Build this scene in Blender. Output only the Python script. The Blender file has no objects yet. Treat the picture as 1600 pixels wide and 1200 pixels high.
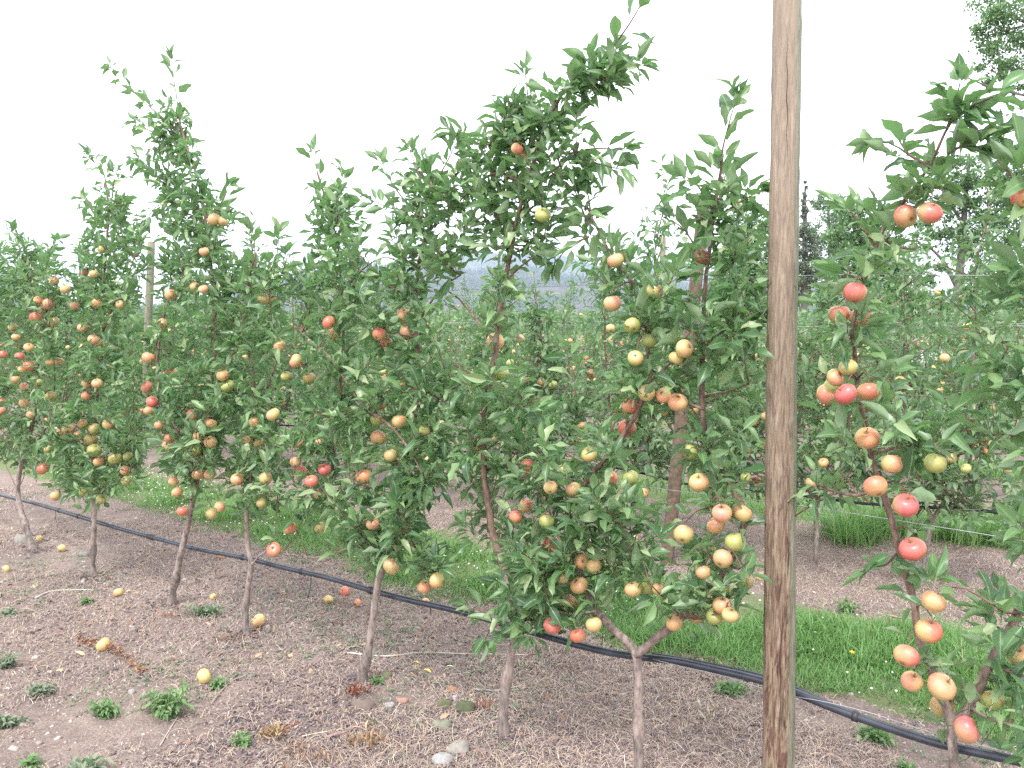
import bpy, math
import numpy as np
from mathutils import Vector

# ------------------------------------------------------------------ camera, world, sun
SC = bpy.context.scene
COL = SC.collection
FPX = 1350.0
PITCH = math.atan(103.0 / FPX)
CAMH = 1.6
cam_d = bpy.data.cameras.new('camera')
cam_d.lens = 36.0 * FPX / 1600.0
cam_d.sensor_width = 36.0
cam_d.clip_start = 0.05
cam_d.clip_end = 20000
cam = bpy.data.objects.new('camera', cam_d)
COL.objects.link(cam)
cam.location = (0, 0, CAMH)
cam.rotation_euler = (math.pi / 2 - PITCH, 0, 0)
SC.camera = cam

SUN_EL, SUN_AZ = math.radians(56), math.radians(200)
w = bpy.data.worlds.new('World')
SC.world = w
w.use_nodes = True
nt = w.node_tree
nt.nodes.clear()
out = nt.nodes.new('ShaderNodeOutputWorld')
bg = nt.nodes.new('ShaderNodeBackground')
sky = nt.nodes.new('ShaderNodeTexSky')
sky.sky_type = 'NISHITA'
sky.sun_disc = False
sky.sun_elevation = SUN_EL
sky.sun_rotation = SUN_AZ
sky.dust_density = 3.0
sc_ = nt.nodes.new('ShaderNodeVectorMath'); sc_.operation = 'SCALE'
sc_.inputs['Scale'].default_value = 0.10
nt.links.new(sky.outputs[0], sc_.inputs[0])
mx = nt.nodes.new('ShaderNodeMix'); mx.data_type = 'RGBA'
mx.inputs['Factor'].default_value = 0.86            # closed white cloud over the blue
mx.inputs[7].default_value = (1.14, 1.14, 1.19, 1)
nt.links.new(sc_.outputs[0], mx.inputs[6])
nt.links.new(mx.outputs[2], bg.inputs['Color'])
bg.inputs['Strength'].default_value = 1.0
nt.links.new(bg.outputs[0], out.inputs['Surface'])

sd = bpy.data.lights.new('sun', 'SUN')
sd.energy = 1.5
sd.angle = math.radians(10)
sd.color = (1.0, 0.97, 0.94)
sun = bpy.data.objects.new('sun', sd)
COL.objects.link(sun)
# light comes from high up behind the camera, a little to the left
sdir = Vector((math.sin(SUN_AZ) * math.cos(SUN_EL), math.cos(SUN_AZ) * math.cos(SUN_EL), math.sin(SUN_EL)))
sun.rotation_euler = sdir.to_track_quat('Z', 'Y').to_euler()

SC.view_settings.view_transform = 'Standard'
SC.view_settings.look = 'None'
SC.view_settings.exposure = 1.48
SC.view_settings.gamma = 1.0
SC.view_settings.use_curve_mapping = False
SC.cycles.use_denoising = False
SC.cycles.max_bounces = 6
SC.cycles.diffuse_bounces = 3
SC.cycles.glossy_bounces = 2
SC.cycles.transmission_bounces = 3
SC.cycles.transparent_max_bounces = 4
SC.cycles.volume_bounces = 0
SC.cycles.caustics_reflective = False
SC.cycles.caustics_refractive = False

# ------------------------------------------------------------------ helpers
rng = np.random.default_rng(7)
D2 = np.array([-0.7788, 0.6273, 0.0])      # along the rows
N2 = np.array([0.6273, 0.7788, 0.0])       # across the rows, away from the camera
ROW_ANG = math.atan2(D2[1], D2[0])
ROW0, PITCHROW = 2.48, 3.02
cp, sp = math.cos(PITCH), math.sin(PITCH)
CAMP = np.array([0, 0, CAMH])


def ray(x, y):
    u, v = (x - 800) / FPX, (600 - y) / FPX
    return np.array([u, cp + v * sp, -sp + v * cp])


def at_row(x, y, n=ROW0):                   # pixel of the 1600 px photograph -> point in the plane of a row
    r = ray(x, y)
    return CAMP + r * (n / float(r @ N2))


def on_ground(x, y, z=0.0):
    r = ray(x, y)
    return CAMP + r * ((z - CAMH) / r[2])


def at_depth(x, y, d):
    r = ray(x, y)
    return CAMP + r * (d / r[1])


def rn(s, n, z=0.0):
    return D2 * s + N2 * n + np.array([0, 0, z])


def to_px(p):
    q = np.asarray(p) - CAMP
    zc = q[..., 1] * cp - q[..., 2] * sp
    yc = q[..., 1] * sp + q[..., 2] * cp
    return 800 + FPX * q[..., 0] / zc, 600 - FPX * yc / zc, zc


def mesh_np(name, V, F, mat=None, smooth=True, rnd=None, uv=None, size=4):
    """V (n,3), F (m,size) index array"""
    V = np.asarray(V, np.float32)
    F = np.asarray(F, np.int32)
    me = bpy.data.meshes.new(name)
    me.vertices.add(len(V))
    me.vertices.foreach_set('co', V.ravel())
    k = F.shape[1]
    me.loops.add(F.size)
    me.loops.foreach_set('vertex_index', F.ravel())
    me.polygons.add(len(F))
    me.polygons.foreach_set('loop_start', np.arange(0, F.size, k, dtype=np.int32))
    if smooth:
        me.polygons.foreach_set('use_smooth', np.ones(len(F), bool))
    if rnd is not None:
        a = me.attributes.new('rnd', 'FLOAT', 'POINT')
        a.data.foreach_set('value', np.asarray(rnd, np.float32))
    if uv is not None:
        l = me.uv_layers.new(name='uv')
        l.data.foreach_set('uv', np.asarray(uv, np.float32)[F.ravel()].ravel())
    if mat:
        me.materials.append(mat)
    me.update(calc_edges=True)
    return me


def mk(name, me, parent=None, loc=None, **props):
    o = bpy.data.objects.new(name, me)
    COL.objects.link(o)
    if parent is not None:
        o.parent = parent
    if loc is not None:
        o.location = tuple(float(c) for c in loc)
    for k, v in props.items():
        o[k] = v
    return o


def empty(name, loc, label, cat, group=None):
    o = bpy.data.objects.new(name, None)
    COL.objects.link(o)
    o.location = tuple(float(c) for c in loc)
    o.empty_display_size = 0.1
    o['label'] = label
    o['category'] = cat
    if group:
        o['group'] = group
    return o


class MB:
    """collects tubes and pieces into one mesh (quads; triangles repeat a vertex as separate tri list)"""
    def __init__(self):
        self.V, self.Q, self.R, self.n = [], [], [], 0

    def add(self, V, Q, r=0.5):
        V = np.asarray(V, float)
        self.V.append(V)
        self.Q.append(np.asarray(Q) + self.n)
        self.R.append(np.full(len(V), r))
        self.n += len(V)

    def tube(self, P, R, seg=8, r=0.5, cap=True, bump=0.0):
        P = np.asarray(P, float)
        m = len(P)
        R = np.broadcast_to(np.asarray(R, float), (m,))
        T = np.gradient(P, axis=0)
        T /= np.linalg.norm(T, axis=1)[:, None] + 1e-9
        ref = np.array([0.31, 0.17, 0.93]) if abs(T[0][2]) < .8 else np.array([0.93, .31, .17])
        A = np.cross(T, ref); A /= np.linalg.norm(A, axis=1)[:, None]
        B = np.cross(T, A)
        th = np.arange(seg) * 2 * math.pi / seg
        rr = R[:, None] * (1 + (bump * rng.standard_normal((m, seg)) if bump else 0))
        V = P[:, None, :] + rr[..., None] * (np.cos(th)[None, :, None] * A[:, None, :] + np.sin(th)[None, :, None] * B[:, None, :])
        V = V.reshape(-1, 3)
        i = np.arange(m - 1)[:, None] * seg
        j = np.arange(seg)[None, :]
        j2 = (j + 1) % seg
        Q = np.stack([i + j, i + j2, i + seg + j2, i + seg + j], -1).reshape(-1, 4)
        if cap:
            nv = len(V)
            V = np.vstack([V, P[0] - T[0] * R[0] * .3, P[-1] + T[-1] * R[-1] * .3])
            jj = np.arange(0, seg, 2)
            # end caps as quads: centre, j, j+1, j+2
            c0 = np.stack([np.full(len(jj), nv), (jj + 2) % seg, (jj + 1) % seg, jj], -1)
            o = (m - 1) * seg
            c1 = np.stack([np.full(len(jj), nv + 1), o + jj, o + (jj + 1) % seg, o + (jj + 2) % seg], -1)
            if seg % 2 == 0:
                Q = np.vstack([Q, c0, c1])
        self.add(V, Q, r)

    def mesh(self, name, mat, origin=(0, 0, 0), smooth=True):
        V = np.vstack(self.V) - np.asarray(origin, float)
        return mesh_np(name, V, np.vstack(self.Q), mat, smooth, np.concatenate(self.R))


def smooth_path(P, n):
    """Catmull-Rom resample"""
    P = np.asarray(P, float)
    if len(P) < 3:
        t = np.linspace(0, 1, n)[:, None]
        return P[0] * (1 - t) + P[-1] * t
    Q = np.vstack([2 * P[0] - P[1], P, 2 * P[-1] - P[-2]])
    seg = np.linalg.norm(np.diff(P, axis=0), axis=1)
    c = np.concatenate([[0], np.cumsum(seg)])
    res = []
    for t in np.linspace(0, c[-1], n):
        i = min(np.searchsorted(c, t, 'right') - 1, len(seg) - 1)
        u = (t - c[i]) / max(seg[i], 1e-9)
        a, b, cc, d = Q[i], Q[i + 1], Q[i + 2], Q[i + 3]
        res.append(.5 * ((2 * b) + (-a + cc) * u + (2 * a - 5 * b + 4 * cc - d) * u * u + (-a + 3 * b - 3 * cc + d) * u ** 3))
    return np.array(res)


# value noise on a plane
_G = np.random.default_rng(3).random((256, 256))


def vnoise(x, y):
    xi, yi = np.floor(x).astype(int), np.floor(y).astype(int)
    fx, fy = x - xi, y - yi
    fx = fx * fx * (3 - 2 * fx); fy = fy * fy * (3 - 2 * fy)
    g = lambda a, b: _G[a % 256, b % 256]
    return (g(xi, yi) * (1 - fx) + g(xi + 1, yi) * fx) * (1 - fy) + (g(xi, yi + 1) * (1 - fx) + g(xi + 1, yi + 1) * fx) * fy


def ground_z(s, n):
    f = np.clip((30 - n) / 10, 0, 1)
    z = .030 * (vnoise(s * 1.3 + 40, n * 1.3 + 9) - .5) + .022 * (vnoise(s * 4.7, n * 4.7) - .5) + .014 * (vnoise(s * 13, n * 13) - .5)
    return z * f


def gz(p):
    return float(ground_z(np.array(p[0] * D2[0] + p[1] * D2[1]), np.array(p[0] * N2[0] + p[1] * N2[1])))


# ------------------------------------------------------------------ materials
def new_mat(name):
    m = bpy.data.materials.new(name)
    m.use_nodes = True
    t = m.node_tree
    t.nodes.clear()
    o = t.nodes.new('ShaderNodeOutputMaterial')
    p = t.nodes.new('ShaderNodeBsdfPrincipled')
    t.links.new(p.outputs[0], o.inputs['Surface'])
    return m, t, p, o


def nd(t, typ, **kw):
    n = t.nodes.new(typ)
    for k, v in kw.items():
        setattr(n, k, v)
    return n


def ramp(t, src, stops, interp='LINEAR'):
    r = nd(t, 'ShaderNodeValToRGB')
    r.color_ramp.interpolation = interp
    e = r.color_ramp.elements
    while len(e) < len(stops):
        e.new(0.5)
    for i, (p, c) in enumerate(stops):
        e[i].position = p
        e[i].color = (*c, 1) if len(c) == 3 else c
    t.links.new(src, r.inputs[0])
    return r.outputs[0]


def mixc(t, f, a, b, mode='MIX'):
    m = nd(t, 'ShaderNodeMix', data_type='RGBA', blend_type=mode)
    for sock, v in ((0, f), (6, a), (7, b)):
        if hasattr(v, 'type') and hasattr(v, 'is_linked'):
            t.links.new(v, m.inputs[sock])
        elif isinstance(v, (int, float)):
            m.inputs[sock].default_value = v
        else:
            m.inputs[sock].default_value = (*v, 1) if len(v) == 3 else v
    return m.outputs[2]


def math_(t, op, a, b=None, clamp=False):
    m = nd(t, 'ShaderNodeMath', operation=op, use_clamp=clamp)
    for i, v in enumerate((a, b)):
        if v is None:
            continue
        if isinstance(v, (int, float)):
            m.inputs[i].default_value = v
        else:
            t.links.new(v, m.inputs[i])
    return m.outputs[0]


def noise(t, scale, vec=None, detail=3, rough=.55, dist=0):
    n = nd(t, 'ShaderNodeTexNoise')
    n.inputs['Scale'].default_value = scale
    n.inputs['Detail'].default_value = detail
    n.inputs['Roughness'].default_value = rough
    n.inputs['Distortion'].default_value = dist
    if vec is not None:
        t.links.new(vec, n.inputs['Vector'])
    return n.outputs['Fac']


def bump(t, p, h, strength, dist):
    b = nd(t, 'ShaderNodeBump')
    b.inputs['Strength'].default_value = strength
    b.inputs['Distance'].default_value = dist
    t.links.new(h, b.inputs['Height'])
    t.links.new(b.outputs[0], p.inputs['Normal'])


def leaf_mat(name, single, stops, under=(.21, .30, .17), rib=(.26, .36, .16), trans=(.17, .39, .11), tf=.32, uvrib=True, rough=.36):
    m, t, p, o = new_mat(name)
    if single:
        r = nd(t, 'ShaderNodeObjectInfo').outputs['Random']
    else:
        r = nd(t, 'ShaderNodeAttribute', attribute_name='rnd').outputs['Fac']
    c = ramp(t, r, stops)
    if uvrib:
        uv = nd(t, 'ShaderNodeUVMap', uv_map='uv')
        sx = nd(t, 'ShaderNodeSeparateXYZ')
        t.links.new(uv.outputs[0], sx.inputs[0])
        a = math_(t, 'ABSOLUTE', math_(t, 'SUBTRACT', sx.outputs[1], .5))
        rb = math_(t, 'LESS_THAN', a, .045)
        # side veins: stripes slanting from the midrib
        v = math_(t, 'SINE', math_(t, 'MULTIPLY', math_(t, 'SUBTRACT', sx.outputs[0], math_(t, 'MULTIPLY', a, .55)), 62))
        vv = math_(t, 'MULTIPLY', math_(t, 'GREATER_THAN', v, .82), .22)
        c = mixc(t, vv, c, rib)
        c = mixc(t, math_(t, 'MULTIPLY', rb, .75), c, rib)
    geo = nd(t, 'ShaderNodeNewGeometry')
    c = mixc(t, geo.outputs['Backfacing'], c, under)
    t.links.new(c, p.inputs['Base Color'])
    p.inputs['Roughness'].default_value = rough
    p.inputs['Specular IOR Level'].default_value = .5
    tr = nd(t, 'ShaderNodeBsdfTranslucent')
    tr.inputs[0].default_value = (*trans, 1)
    ms = nd(t, 'ShaderNodeMixShader')
    ms.inputs[0].default_value = tf
    t.links.new(p.outputs[0], ms.inputs[1])
    t.links.new(tr.outputs[0], ms.inputs[2])
    t.links.new(ms.outputs[0], o.inputs['Surface'])
    return m


LEAFSTOPS = [(0, (.032, .074, .040)), (.25, (.056, .126, .058)), (.55, (.104, .200, .082)), (.8, (.185, .295, .125)), (1.0, (.33, .40, .22))]
M_leaf = leaf_mat('leaf_single', True, LEAFSTOPS)
M_leafs = leaf_mat('leaf_mass', False, LEAFSTOPS)
M_leaf_far = leaf_mat('leaf_far', False, [(0, (.060, .112, .060)), (.5, (.118, .192, .095)), (1, (.23, .31, .165))], uvrib=False, tf=.3, rough=.5)
M_tree_far = leaf_mat('broadleaf_far', False, [(0, (.08, .14, .07)), (.5, (.14, .225, .10)), (1, (.23, .31, .15))], uvrib=False, tf=.35, rough=.55)
M_tree_grey = leaf_mat('broadleaf_grey', False, [(0, (.10, .125, .10)), (.5, (.16, .19, .15)), (1, (.22, .25, .19))], uvrib=False, tf=.3, rough=.6)
M_conif = leaf_mat('conifer_needles', False, [(0, (.07, .07, .075)), (.5, (.12, .115, .12)), (1, (.17, .165, .16))], uvrib=False, tf=.1, rough=.7)
M_weed = leaf_mat('weed_leaf', False, [(0, (.09, .17, .07)), (.5, (.15, .26, .10)), (1, (.25, .34, .16))], uvrib=False, tf=.3, rough=.55)
M_weedgrey = leaf_mat('weed_grey_leaf', False, [(0, (.12, .15, .11)), (.5, (.18, .215, .15)), (1, (.25, .28, .20))], uvrib=False, tf=.2, rough=.7)
M_grass = leaf_mat('grass_blade', False, [(0, (.075, .155, .05)), (.35, (.15, .28, .09)), (.62, (.25, .38, .15)), (.82, (.34, .42, .22)), (1, (.46, .43, .30))], uvrib=False, tf=.3, rough=.5, under=(.15, .29, .09), trans=(.20, .42, .10))


def bark_mat():
    m, t, p, o = new_mat('apple_bark')
    tc = nd(t, 'ShaderNodeTexCoord')
    mp = nd(t, 'ShaderNodeMapping')
    mp.inputs['Scale'].default_value = (1, 1, .35)
    t.links.new(tc.outputs['Object'], mp.inputs[0])
    n1 = noise(t, 55, mp.outputs[0], 5, .65)
    n2 = noise(t, 9, tc.outputs['Object'], 3)
    sx = nd(t, 'ShaderNodeSeparateXYZ')
    t.links.new(tc.outputs['Object'], sx.inputs[0])
    low = ramp(t, n1, [(.36, (.13, .10, .09)), (.5, (.26, .205, .18)), (.66, (.38, .31, .275))])
    up = ramp(t, n1, [(.34, (.085, .050, .038)), (.52, (.185, .115, .085)), (.68, (.29, .20, .155))])
    h = math_(t, 'ADD', sx.outputs[2], math_(t, 'MULTIPLY', math_(t, 'SUBTRACT', n2, .5), .7))
    f = nd(t, 'ShaderNodeMapRange')
    f.inputs[1].default_value = .45; f.inputs[2].default_value = .85
    t.links.new(h, f.inputs[0])
    c = mixc(t, f.outputs[0], low, up)
    g = nd(t, 'ShaderNodeMapRange')          # darker rootstock below the graft
    g.inputs[1].default_value = .10; g.inputs[2].default_value = .22
    g.inputs[3].default_value = 1; g.inputs[4].default_value = 0
    t.links.new(h, g.inputs[0])
    rs = ramp(t, n1, [(.35, (.07, .055, .05)), (.65, (.24, .20, .18))])
    c = mixc(t, math_(t, 'MULTIPLY', g.outputs[0], .75), c, rs)
    t.links.new(c, p.inputs['Base Color'])
    p.inputs['Roughness'].default_value = .75
    bump(t, p, n1, .5, .004)
    return m


def apple_mat():
    m, t, p, o = new_mat('apple_skin')
    oi = nd(t, 'ShaderNodeObjectInfo')
    tc = nd(t, 'ShaderNodeTexCoord')
    sx = nd(t, 'ShaderNodeSeparateXYZ')
    t.links.new(tc.outputs['Object'], sx.inputs[0])
    mp = nd(t, 'ShaderNodeMapping'); mp.inputs['Scale'].default_value = (1, 1, .22)
    t.links.new(tc.outputs['Object'], mp.inputs[0])
    off = nd(t, 'ShaderNodeVectorMath', operation='ADD')
    cmb = nd(t, 'ShaderNodeCombineXYZ')
    r50 = math_(t, 'MULTIPLY', oi.outputs['Random'], 50)
    for i in range(3):
        t.links.new(r50, cmb.inputs[i])
    t.links.new(mp.outputs[0], off.inputs[0]); t.links.new(cmb.outputs[0], off.inputs[1])
    streak = noise(t, 95, off.outputs[0], 3, .6)
    blot = noise(t, 22, off.outputs[0], 2, .5)
    # the cheek that ripened first is the +x side and the shoulder (object space; every apple is turned differently)
    k = math_(t, 'ADD', math_(t, 'MULTIPLY', sx.outputs[0], 13), math_(t, 'MULTIPLY', sx.outputs[2], 12))
    k = math_(t, 'ADD', k, math_(t, 'MULTIPLY', math_(t, 'SUBTRACT', streak, .5), .55))
    k = math_(t, 'ADD', k, math_(t, 'MULTIPLY', math_(t, 'SUBTRACT', blot, .5), 1.5))
    k = math_(t, 'ADD', k, oi.outputs['Alpha'])
    k = math_(t, 'MULTIPLY', k, .80, True)
    ground = mixc(t, blot, (.37, .33, .11), (.46, .39, .16))
    ground = mixc(t, .5, ground, (.33, .35, .11))
    gg = mixc(t, math_(t, 'LESS_THAN', oi.outputs['Alpha'], .12), (.64, .48, .22), (.33, .40, .12))
    c = mixc(t, .6, ground, gg)
    c = mixc(t, k, c, oi.outputs['Color'])
    v = nd(t, 'ShaderNodeTexVoronoi'); v.inputs['Scale'].default_value = 260
    t.links.new(off.outputs[0], v.inputs['Vector'])
    spk = math_(t, 'LESS_THAN', v.outputs['Distance'], .16)
    c = mixc(t, math_(t, 'MULTIPLY', spk, .35), c, (.75, .62, .40))
    # russet round the stem well and the calyx
    rr = math_(t, 'ADD', math_(t, 'POWER', sx.outputs[0], 2), math_(t, 'POWER', sx.outputs[1], 2))
    cal = nd(t, 'ShaderNodeMapRange'); cal.inputs[1].default_value = .00002; cal.inputs[2].default_value = .00009
    cal.inputs[3].default_value = .8; cal.inputs[4].default_value = 0
    t.links.new(rr, cal.inputs[0])
    c = mixc(t, cal.outputs[0], c, (.16, .12, .05))
    t.links.new(c, p.inputs['Base Color'])
    p.inputs['Roughness'].default_value = .34
    p.inputs['Specular IOR Level'].default_value = .6
    p.inputs['Subsurface Weight'].default_value = .06
    p.inputs['Subsurface Radius'].default_value = (.01, .006, .003)
    return m


def simple(name, col, rough=.7, nscale=None, var=.25, metal=0, b=0, bd=.003):
    m, t, p, o = new_mat(name)
    p.inputs['Roughness'].default_value = rough
    p.inputs['Metallic'].default_value = metal
    if nscale:
        tc = nd(t, 'ShaderNodeTexCoord')
        n = noise(t, nscale, tc.outputs['Object'], 5, .6)
        a = tuple(c * (1 - var) for c in col); z = tuple(min(1, c * (1 + var)) for c in col)
        t.links.new(ramp(t, n, [(.3, a), (.7, z)]), p.inputs['Base Color'])
        if b:
            bump(t, p, n, b, bd)
    else:
        p.inputs['Base Color'].default_value = (*col, 1)
    return m


def rnd_mat(name, stops, rough=.85):
    m, t, p, o = new_mat(name)
    r = nd(t, 'ShaderNodeAttribute', attribute_name='rnd').outputs['Fac']
    t.links.new(ramp(t, r, stops), p.inputs['Base Color'])
    p.inputs['Roughness'].default_value = rough
    return m


M_bark = bark_mat()
M_apple = apple_mat()
M_twig = simple('twig_bark', (.15, .085, .06), .75, 60, .4)
M_stem = simple('apple_stem', (.16, .12, .05), .7)
M_pipe = simple('poly_pipe', (.034, .040, .055), .27, 18, .35)
M_clamp = simple('pipe_clamp', (.03, .03, .033), .5)
M_wire = simple('galvanised_wire', (.38, .40, .42), .42, None, 0, .75)
M_straw = rnd_mat('straw', [(0, (.065, .050, .060)), (.22, (.17, .135, .145)), (.40, (.28, .215, .20)), (.58, (.38, .30, .255)), (.70, (.46, .32, .22)), (.85, (.52, .44, .355)), (1, (.66, .60, .51))])
M_peb = rnd_mat('pebble', [(0, (.15, .11, .10)), (.35, (.30, .25, .22)), (.7, (.42, .37, .34)), (1, (.40, .37, .36))])
M_chip = rnd_mat('bark_chip', [(0, (.035, .026, .036)), (.4, (.095, .075, .092)), (.62, (.19, .14, .15)), (.8, (.30, .17, .12)), (1, (.48, .26, .14))])
M_dead = rnd_mat('dead_leaf', [(0, (.10, .055, .045)), (.3, (.22, .13, .10)), (.6, (.36, .24, .17)), (.85, (.50, .36, .22)), (1, (.60, .42, .16))])


def post_mat(name, pale=0.0, lean=0.0):
    m, t, p, o = new_mat(name)
    tc = nd(t, 'ShaderNodeTexCoord')
    mp = nd(t, 'ShaderNodeMapping'); mp.inputs['Scale'].default_value = (1, 1, .085)
    t.links.new(tc.outputs['Object'], mp.inputs[0])
    g1 = noise(t, 110, mp.outputs[0], 7, .68, 1.1)
    mp2 = nd(t, 'ShaderNodeMapping'); mp2.inputs['Scale'].default_value = (1, 1, .16)
    t.links.new(tc.outputs['Object'], mp2.inputs[0])
    g2 = noise(t, 26, mp2.outputs[0], 6, .66, 2.2)
    g3 = noise(t, 190, mp.outputs[0], 4, .6)
    base = ramp(t, g1, [(.34, (.07, .045, .030)), (.46, (.165, .112, .074)), (.56, (.245, .182, .126)), (.68, (.33, .27, .20))])
    red = ramp(t, g1, [(.34, (.050, .022, .016)), (.55, (.125, .062, .043)), (.7, (.20, .115, .08))])
    sx = nd(t, 'ShaderNodeSeparateXYZ')
    t.links.new(tc.outputs['Object'], sx.inputs[0])
    # paler towards the top; bare reddish heartwood patches towards the foot
    hz = nd(t, 'ShaderNodeMapRange'); hz.inputs[1].default_value = 0.2; hz.inputs[2].default_value = 2.3
    hz.inputs[3].default_value = .62; hz.inputs[4].default_value = .40
    t.links.new(sx.outputs[2], hz.inputs[0])
    redf = ramp(t, math_(t, 'SUBTRACT', g2, math_(t, 'SUBTRACT', .62, hz.outputs[0])), [(.47, (0, 0, 0)), (.52, (1, 1, 1))])
    c = mixc(t, redf, base, red)
    # green algae on the side that faces away from the weather (+x, world right)
    side = nd(t, 'ShaderNodeMapRange'); side.inputs[1].default_value = .013; side.inputs[2].default_value = .025
    t.links.new(math_(t, 'SUBTRACT', math_(t, 'ADD', sx.outputs[0], math_(t, 'MULTIPLY', math_(t, 'SUBTRACT', g2, .5), .03)), math_(t, 'MULTIPLY', sx.outputs[2], lean)), side.inputs[0])
    dk = ramp(t, g3, [(.36, (0, 0, 0)), (.46, (1, 1, 1))])
    c = mixc(t, .55, c, mixc(t, 1.0, c, dk, 'MULTIPLY'))
    kn = nd(t, 'ShaderNodeTexVoronoi'); kn.inputs['Scale'].default_value = 13
    t.links.new(tc.outputs['Object'], kn.inputs['Vector'])
    kf = ramp(t, kn.outputs['Distance'], [(.03, (1, 1, 1)), (.085, (0, 0, 0))])
    c = mixc(t, math_(t, 'MULTIPLY', kf, .75), c, (.13, .075, .055))
    up = nd(t, 'ShaderNodeMapRange'); up.inputs[1].default_value = .9; up.inputs[2].default_value = 2.6
    up.inputs[3].default_value = pale; up.inputs[4].default_value = .50 + pale
    t.links.new(sx.outputs[2], up.inputs[0])
    c = mixc(t, up.outputs[0], c, (.37, .31, .25))  # upper part painted paler, as if washed by sky glow
    alg = ramp(t, g1, [(.34, (.105, .125, .085)), (.66, (.25, .285, .21))])
    c = mixc(t, math_(t, 'MULTIPLY', side.outputs[0], .62), c, alg)
    t.links.new(c, p.inputs['Base Color'])
    p.inputs['Roughness'].default_value = .8
    bump(t, p, g1, .6, .004)
    return m


_a, _b = at_row(1215, 1190, ROW0 - .02), at_row(1229, 0, ROW0 - .02)
M_post = post_mat('weathered_post', 0, float((_b - _a)[0] / (_b - _a)[2]))
M_post2 = post_mat('row_post', 0)


def ground_mat():
    m, t, p, o = new_mat('orchard_ground')
    tc = nd(t, 'ShaderNodeTexCoord')
    v = tc.outputs['Object']
    sx = nd(t, 'ShaderNodeSeparateXYZ'); t.links.new(v, sx.inputs[0])
    n1 = noise(t, 1.6, v, 4, .6)
    n2 = noise(t, 14, v, 5, .65)
    n3 = noise(t, 90, v, 4, .7)
    soil = ramp(t, n2, [(.28, (.175, .130, .110)), (.45, (.265, .205, .175)), (.6, (.335, .265, .228)), (.78, (.40, .325, .28))])
    soil = mixc(t, .55, soil, ramp(t, n3, [(.34, (.09, .068, .058)), (.5, (.225, .175, .150)), (.66, (.42, .345, .30))]))
    dark = ramp(t, n1, [(.40, (0, 0, 0)), (.58, (.75, .75, .75))])
    soil = mixc(t, dark, soil, mixc(t, .6, soil, (.125, .095, .09)))
    # bare trodden loam where the first grass strip ends
    grass = ramp(t, n3, [(.3, (.09, .12, .05)), (.55, (.15, .20, .08)), (.8, (.25, .25, .15))])
    yy = math_(t, 'ADD', sx.outputs[1], math_(t, 'MULTIPLY', math_(t, 'SUBTRACT', n1, .5), .35))
    yy = math_(t, 'ADD', yy, math_(t, 'MULTIPLY', math_(t, 'SUBTRACT', n2, .5), .12))
    fr = math_(t, 'FRACT', math_(t, 'DIVIDE', math_(t, 'SUBTRACT', yy, 3.64), PITCHROW))
    inside = math_(t, 'LESS_THAN', fr, .36)
    inside = math_(t, 'MULTIPLY', inside, math_(t, 'GREATER_THAN', sx.outputs[1], 3.0))
    c = mixc(t, math_(t, 'MULTIPLY', inside, .85), soil, grass)
    n0_ = noise(t, .55, v, 3, .6)
    c = mixc(t, ramp(t, n0_, [(.42, (0, 0, 0)), (.6, (.5, .5, .5))]), c, mixc(t, .35, c, (.28, .225, .205)))
    far = nd(t, 'ShaderNodeMapRange'); far.inputs[1].default_value = 45; far.inputs[2].default_value = 90
    t.links.new(sx.outputs[1], far.inputs[0])
    c = mixc(t, far.outputs[0], c, (.12, .17, .06))
    t.links.new(c, p.inputs['Base Color'])
    p.inputs['Roughness'].default_value = .95
    p.inputs['Specular IOR Level'].default_value = .15
    bump(t, p, math_(t, 'ADD', n3, n2), .7, .02)
    return m


# ------------------------------------------------------------------ ground
def axis_coords(a, b, step, far, grow=1.18):
    c = list(np.arange(a, b + 1e-6, step))
    st = step
    while c[-1] < far:
        st *= grow; c.append(c[-1] + st)
    st = step
    while c[0] > -far:
        st *= grow; c.insert(0, c[0] - st)
    return np.array(c)


S = axis_coords(-1.5, 9.0, .04, 9000)
Nn = axis_coords(0.5, 8.0, .04, 9000)
SS, NN = np.meshgrid(S, Nn)
ZZ = ground_z(SS, NN)
ZZ[(abs(SS) > 60) | (abs(NN) > 30)] = 0
V = np.stack([SS, NN, ZZ], -1).reshape(-1, 3)
ii = (np.arange(len(Nn) - 1)[:, None] * len(S) + np.arange(len(S) - 1)[None, :]).ravel()
# local x runs along the rows (D2), local y across them; N2 lies to the right of D2, so mirror y
V2 = np.stack([V[:, 0] * D2[0] + V[:, 1] * N2[0], V[:, 0] * D2[1] + V[:, 1] * N2[1], V[:, 2]], -1)
rot = np.array([[math.cos(-(ROW_ANG - math.pi)), -math.sin(-(ROW_ANG - math.pi))], [math.sin(-(ROW_ANG - math.pi)), math.cos(-(ROW_ANG - math.pi))]])
xy = V2[:, :2] @ rot.T                      # local x = -s, local y = n
me = mesh_np('ground', np.column_stack([xy, V2[:, 2]]), np.stack([ii, ii + len(S), ii + len(S) + 1, ii + 1], -1), ground_mat())
g = mk('ground', me, None, (0, 0, 0), kind='structure')
g.rotation_euler = (0, 0, ROW_ANG - math.pi)

# ------------------------------------------------------------------ hills
M_hill = None


def hill_mat(name, a, b, scale):
    m, t, p, o = new_mat(name)
    tc = nd(t, 'ShaderNodeTexCoord')
    n = noise(t, scale, tc.outputs['Object'], 6, .6)
    t.links.new(ramp(t, n, [(.40, a), (.62, b)]), p.inputs['Base Color'])
    p.inputs['Roughness'].default_value = 1
    p.inputs['Specular IOR Level'].default_value = 0
    return m


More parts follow.
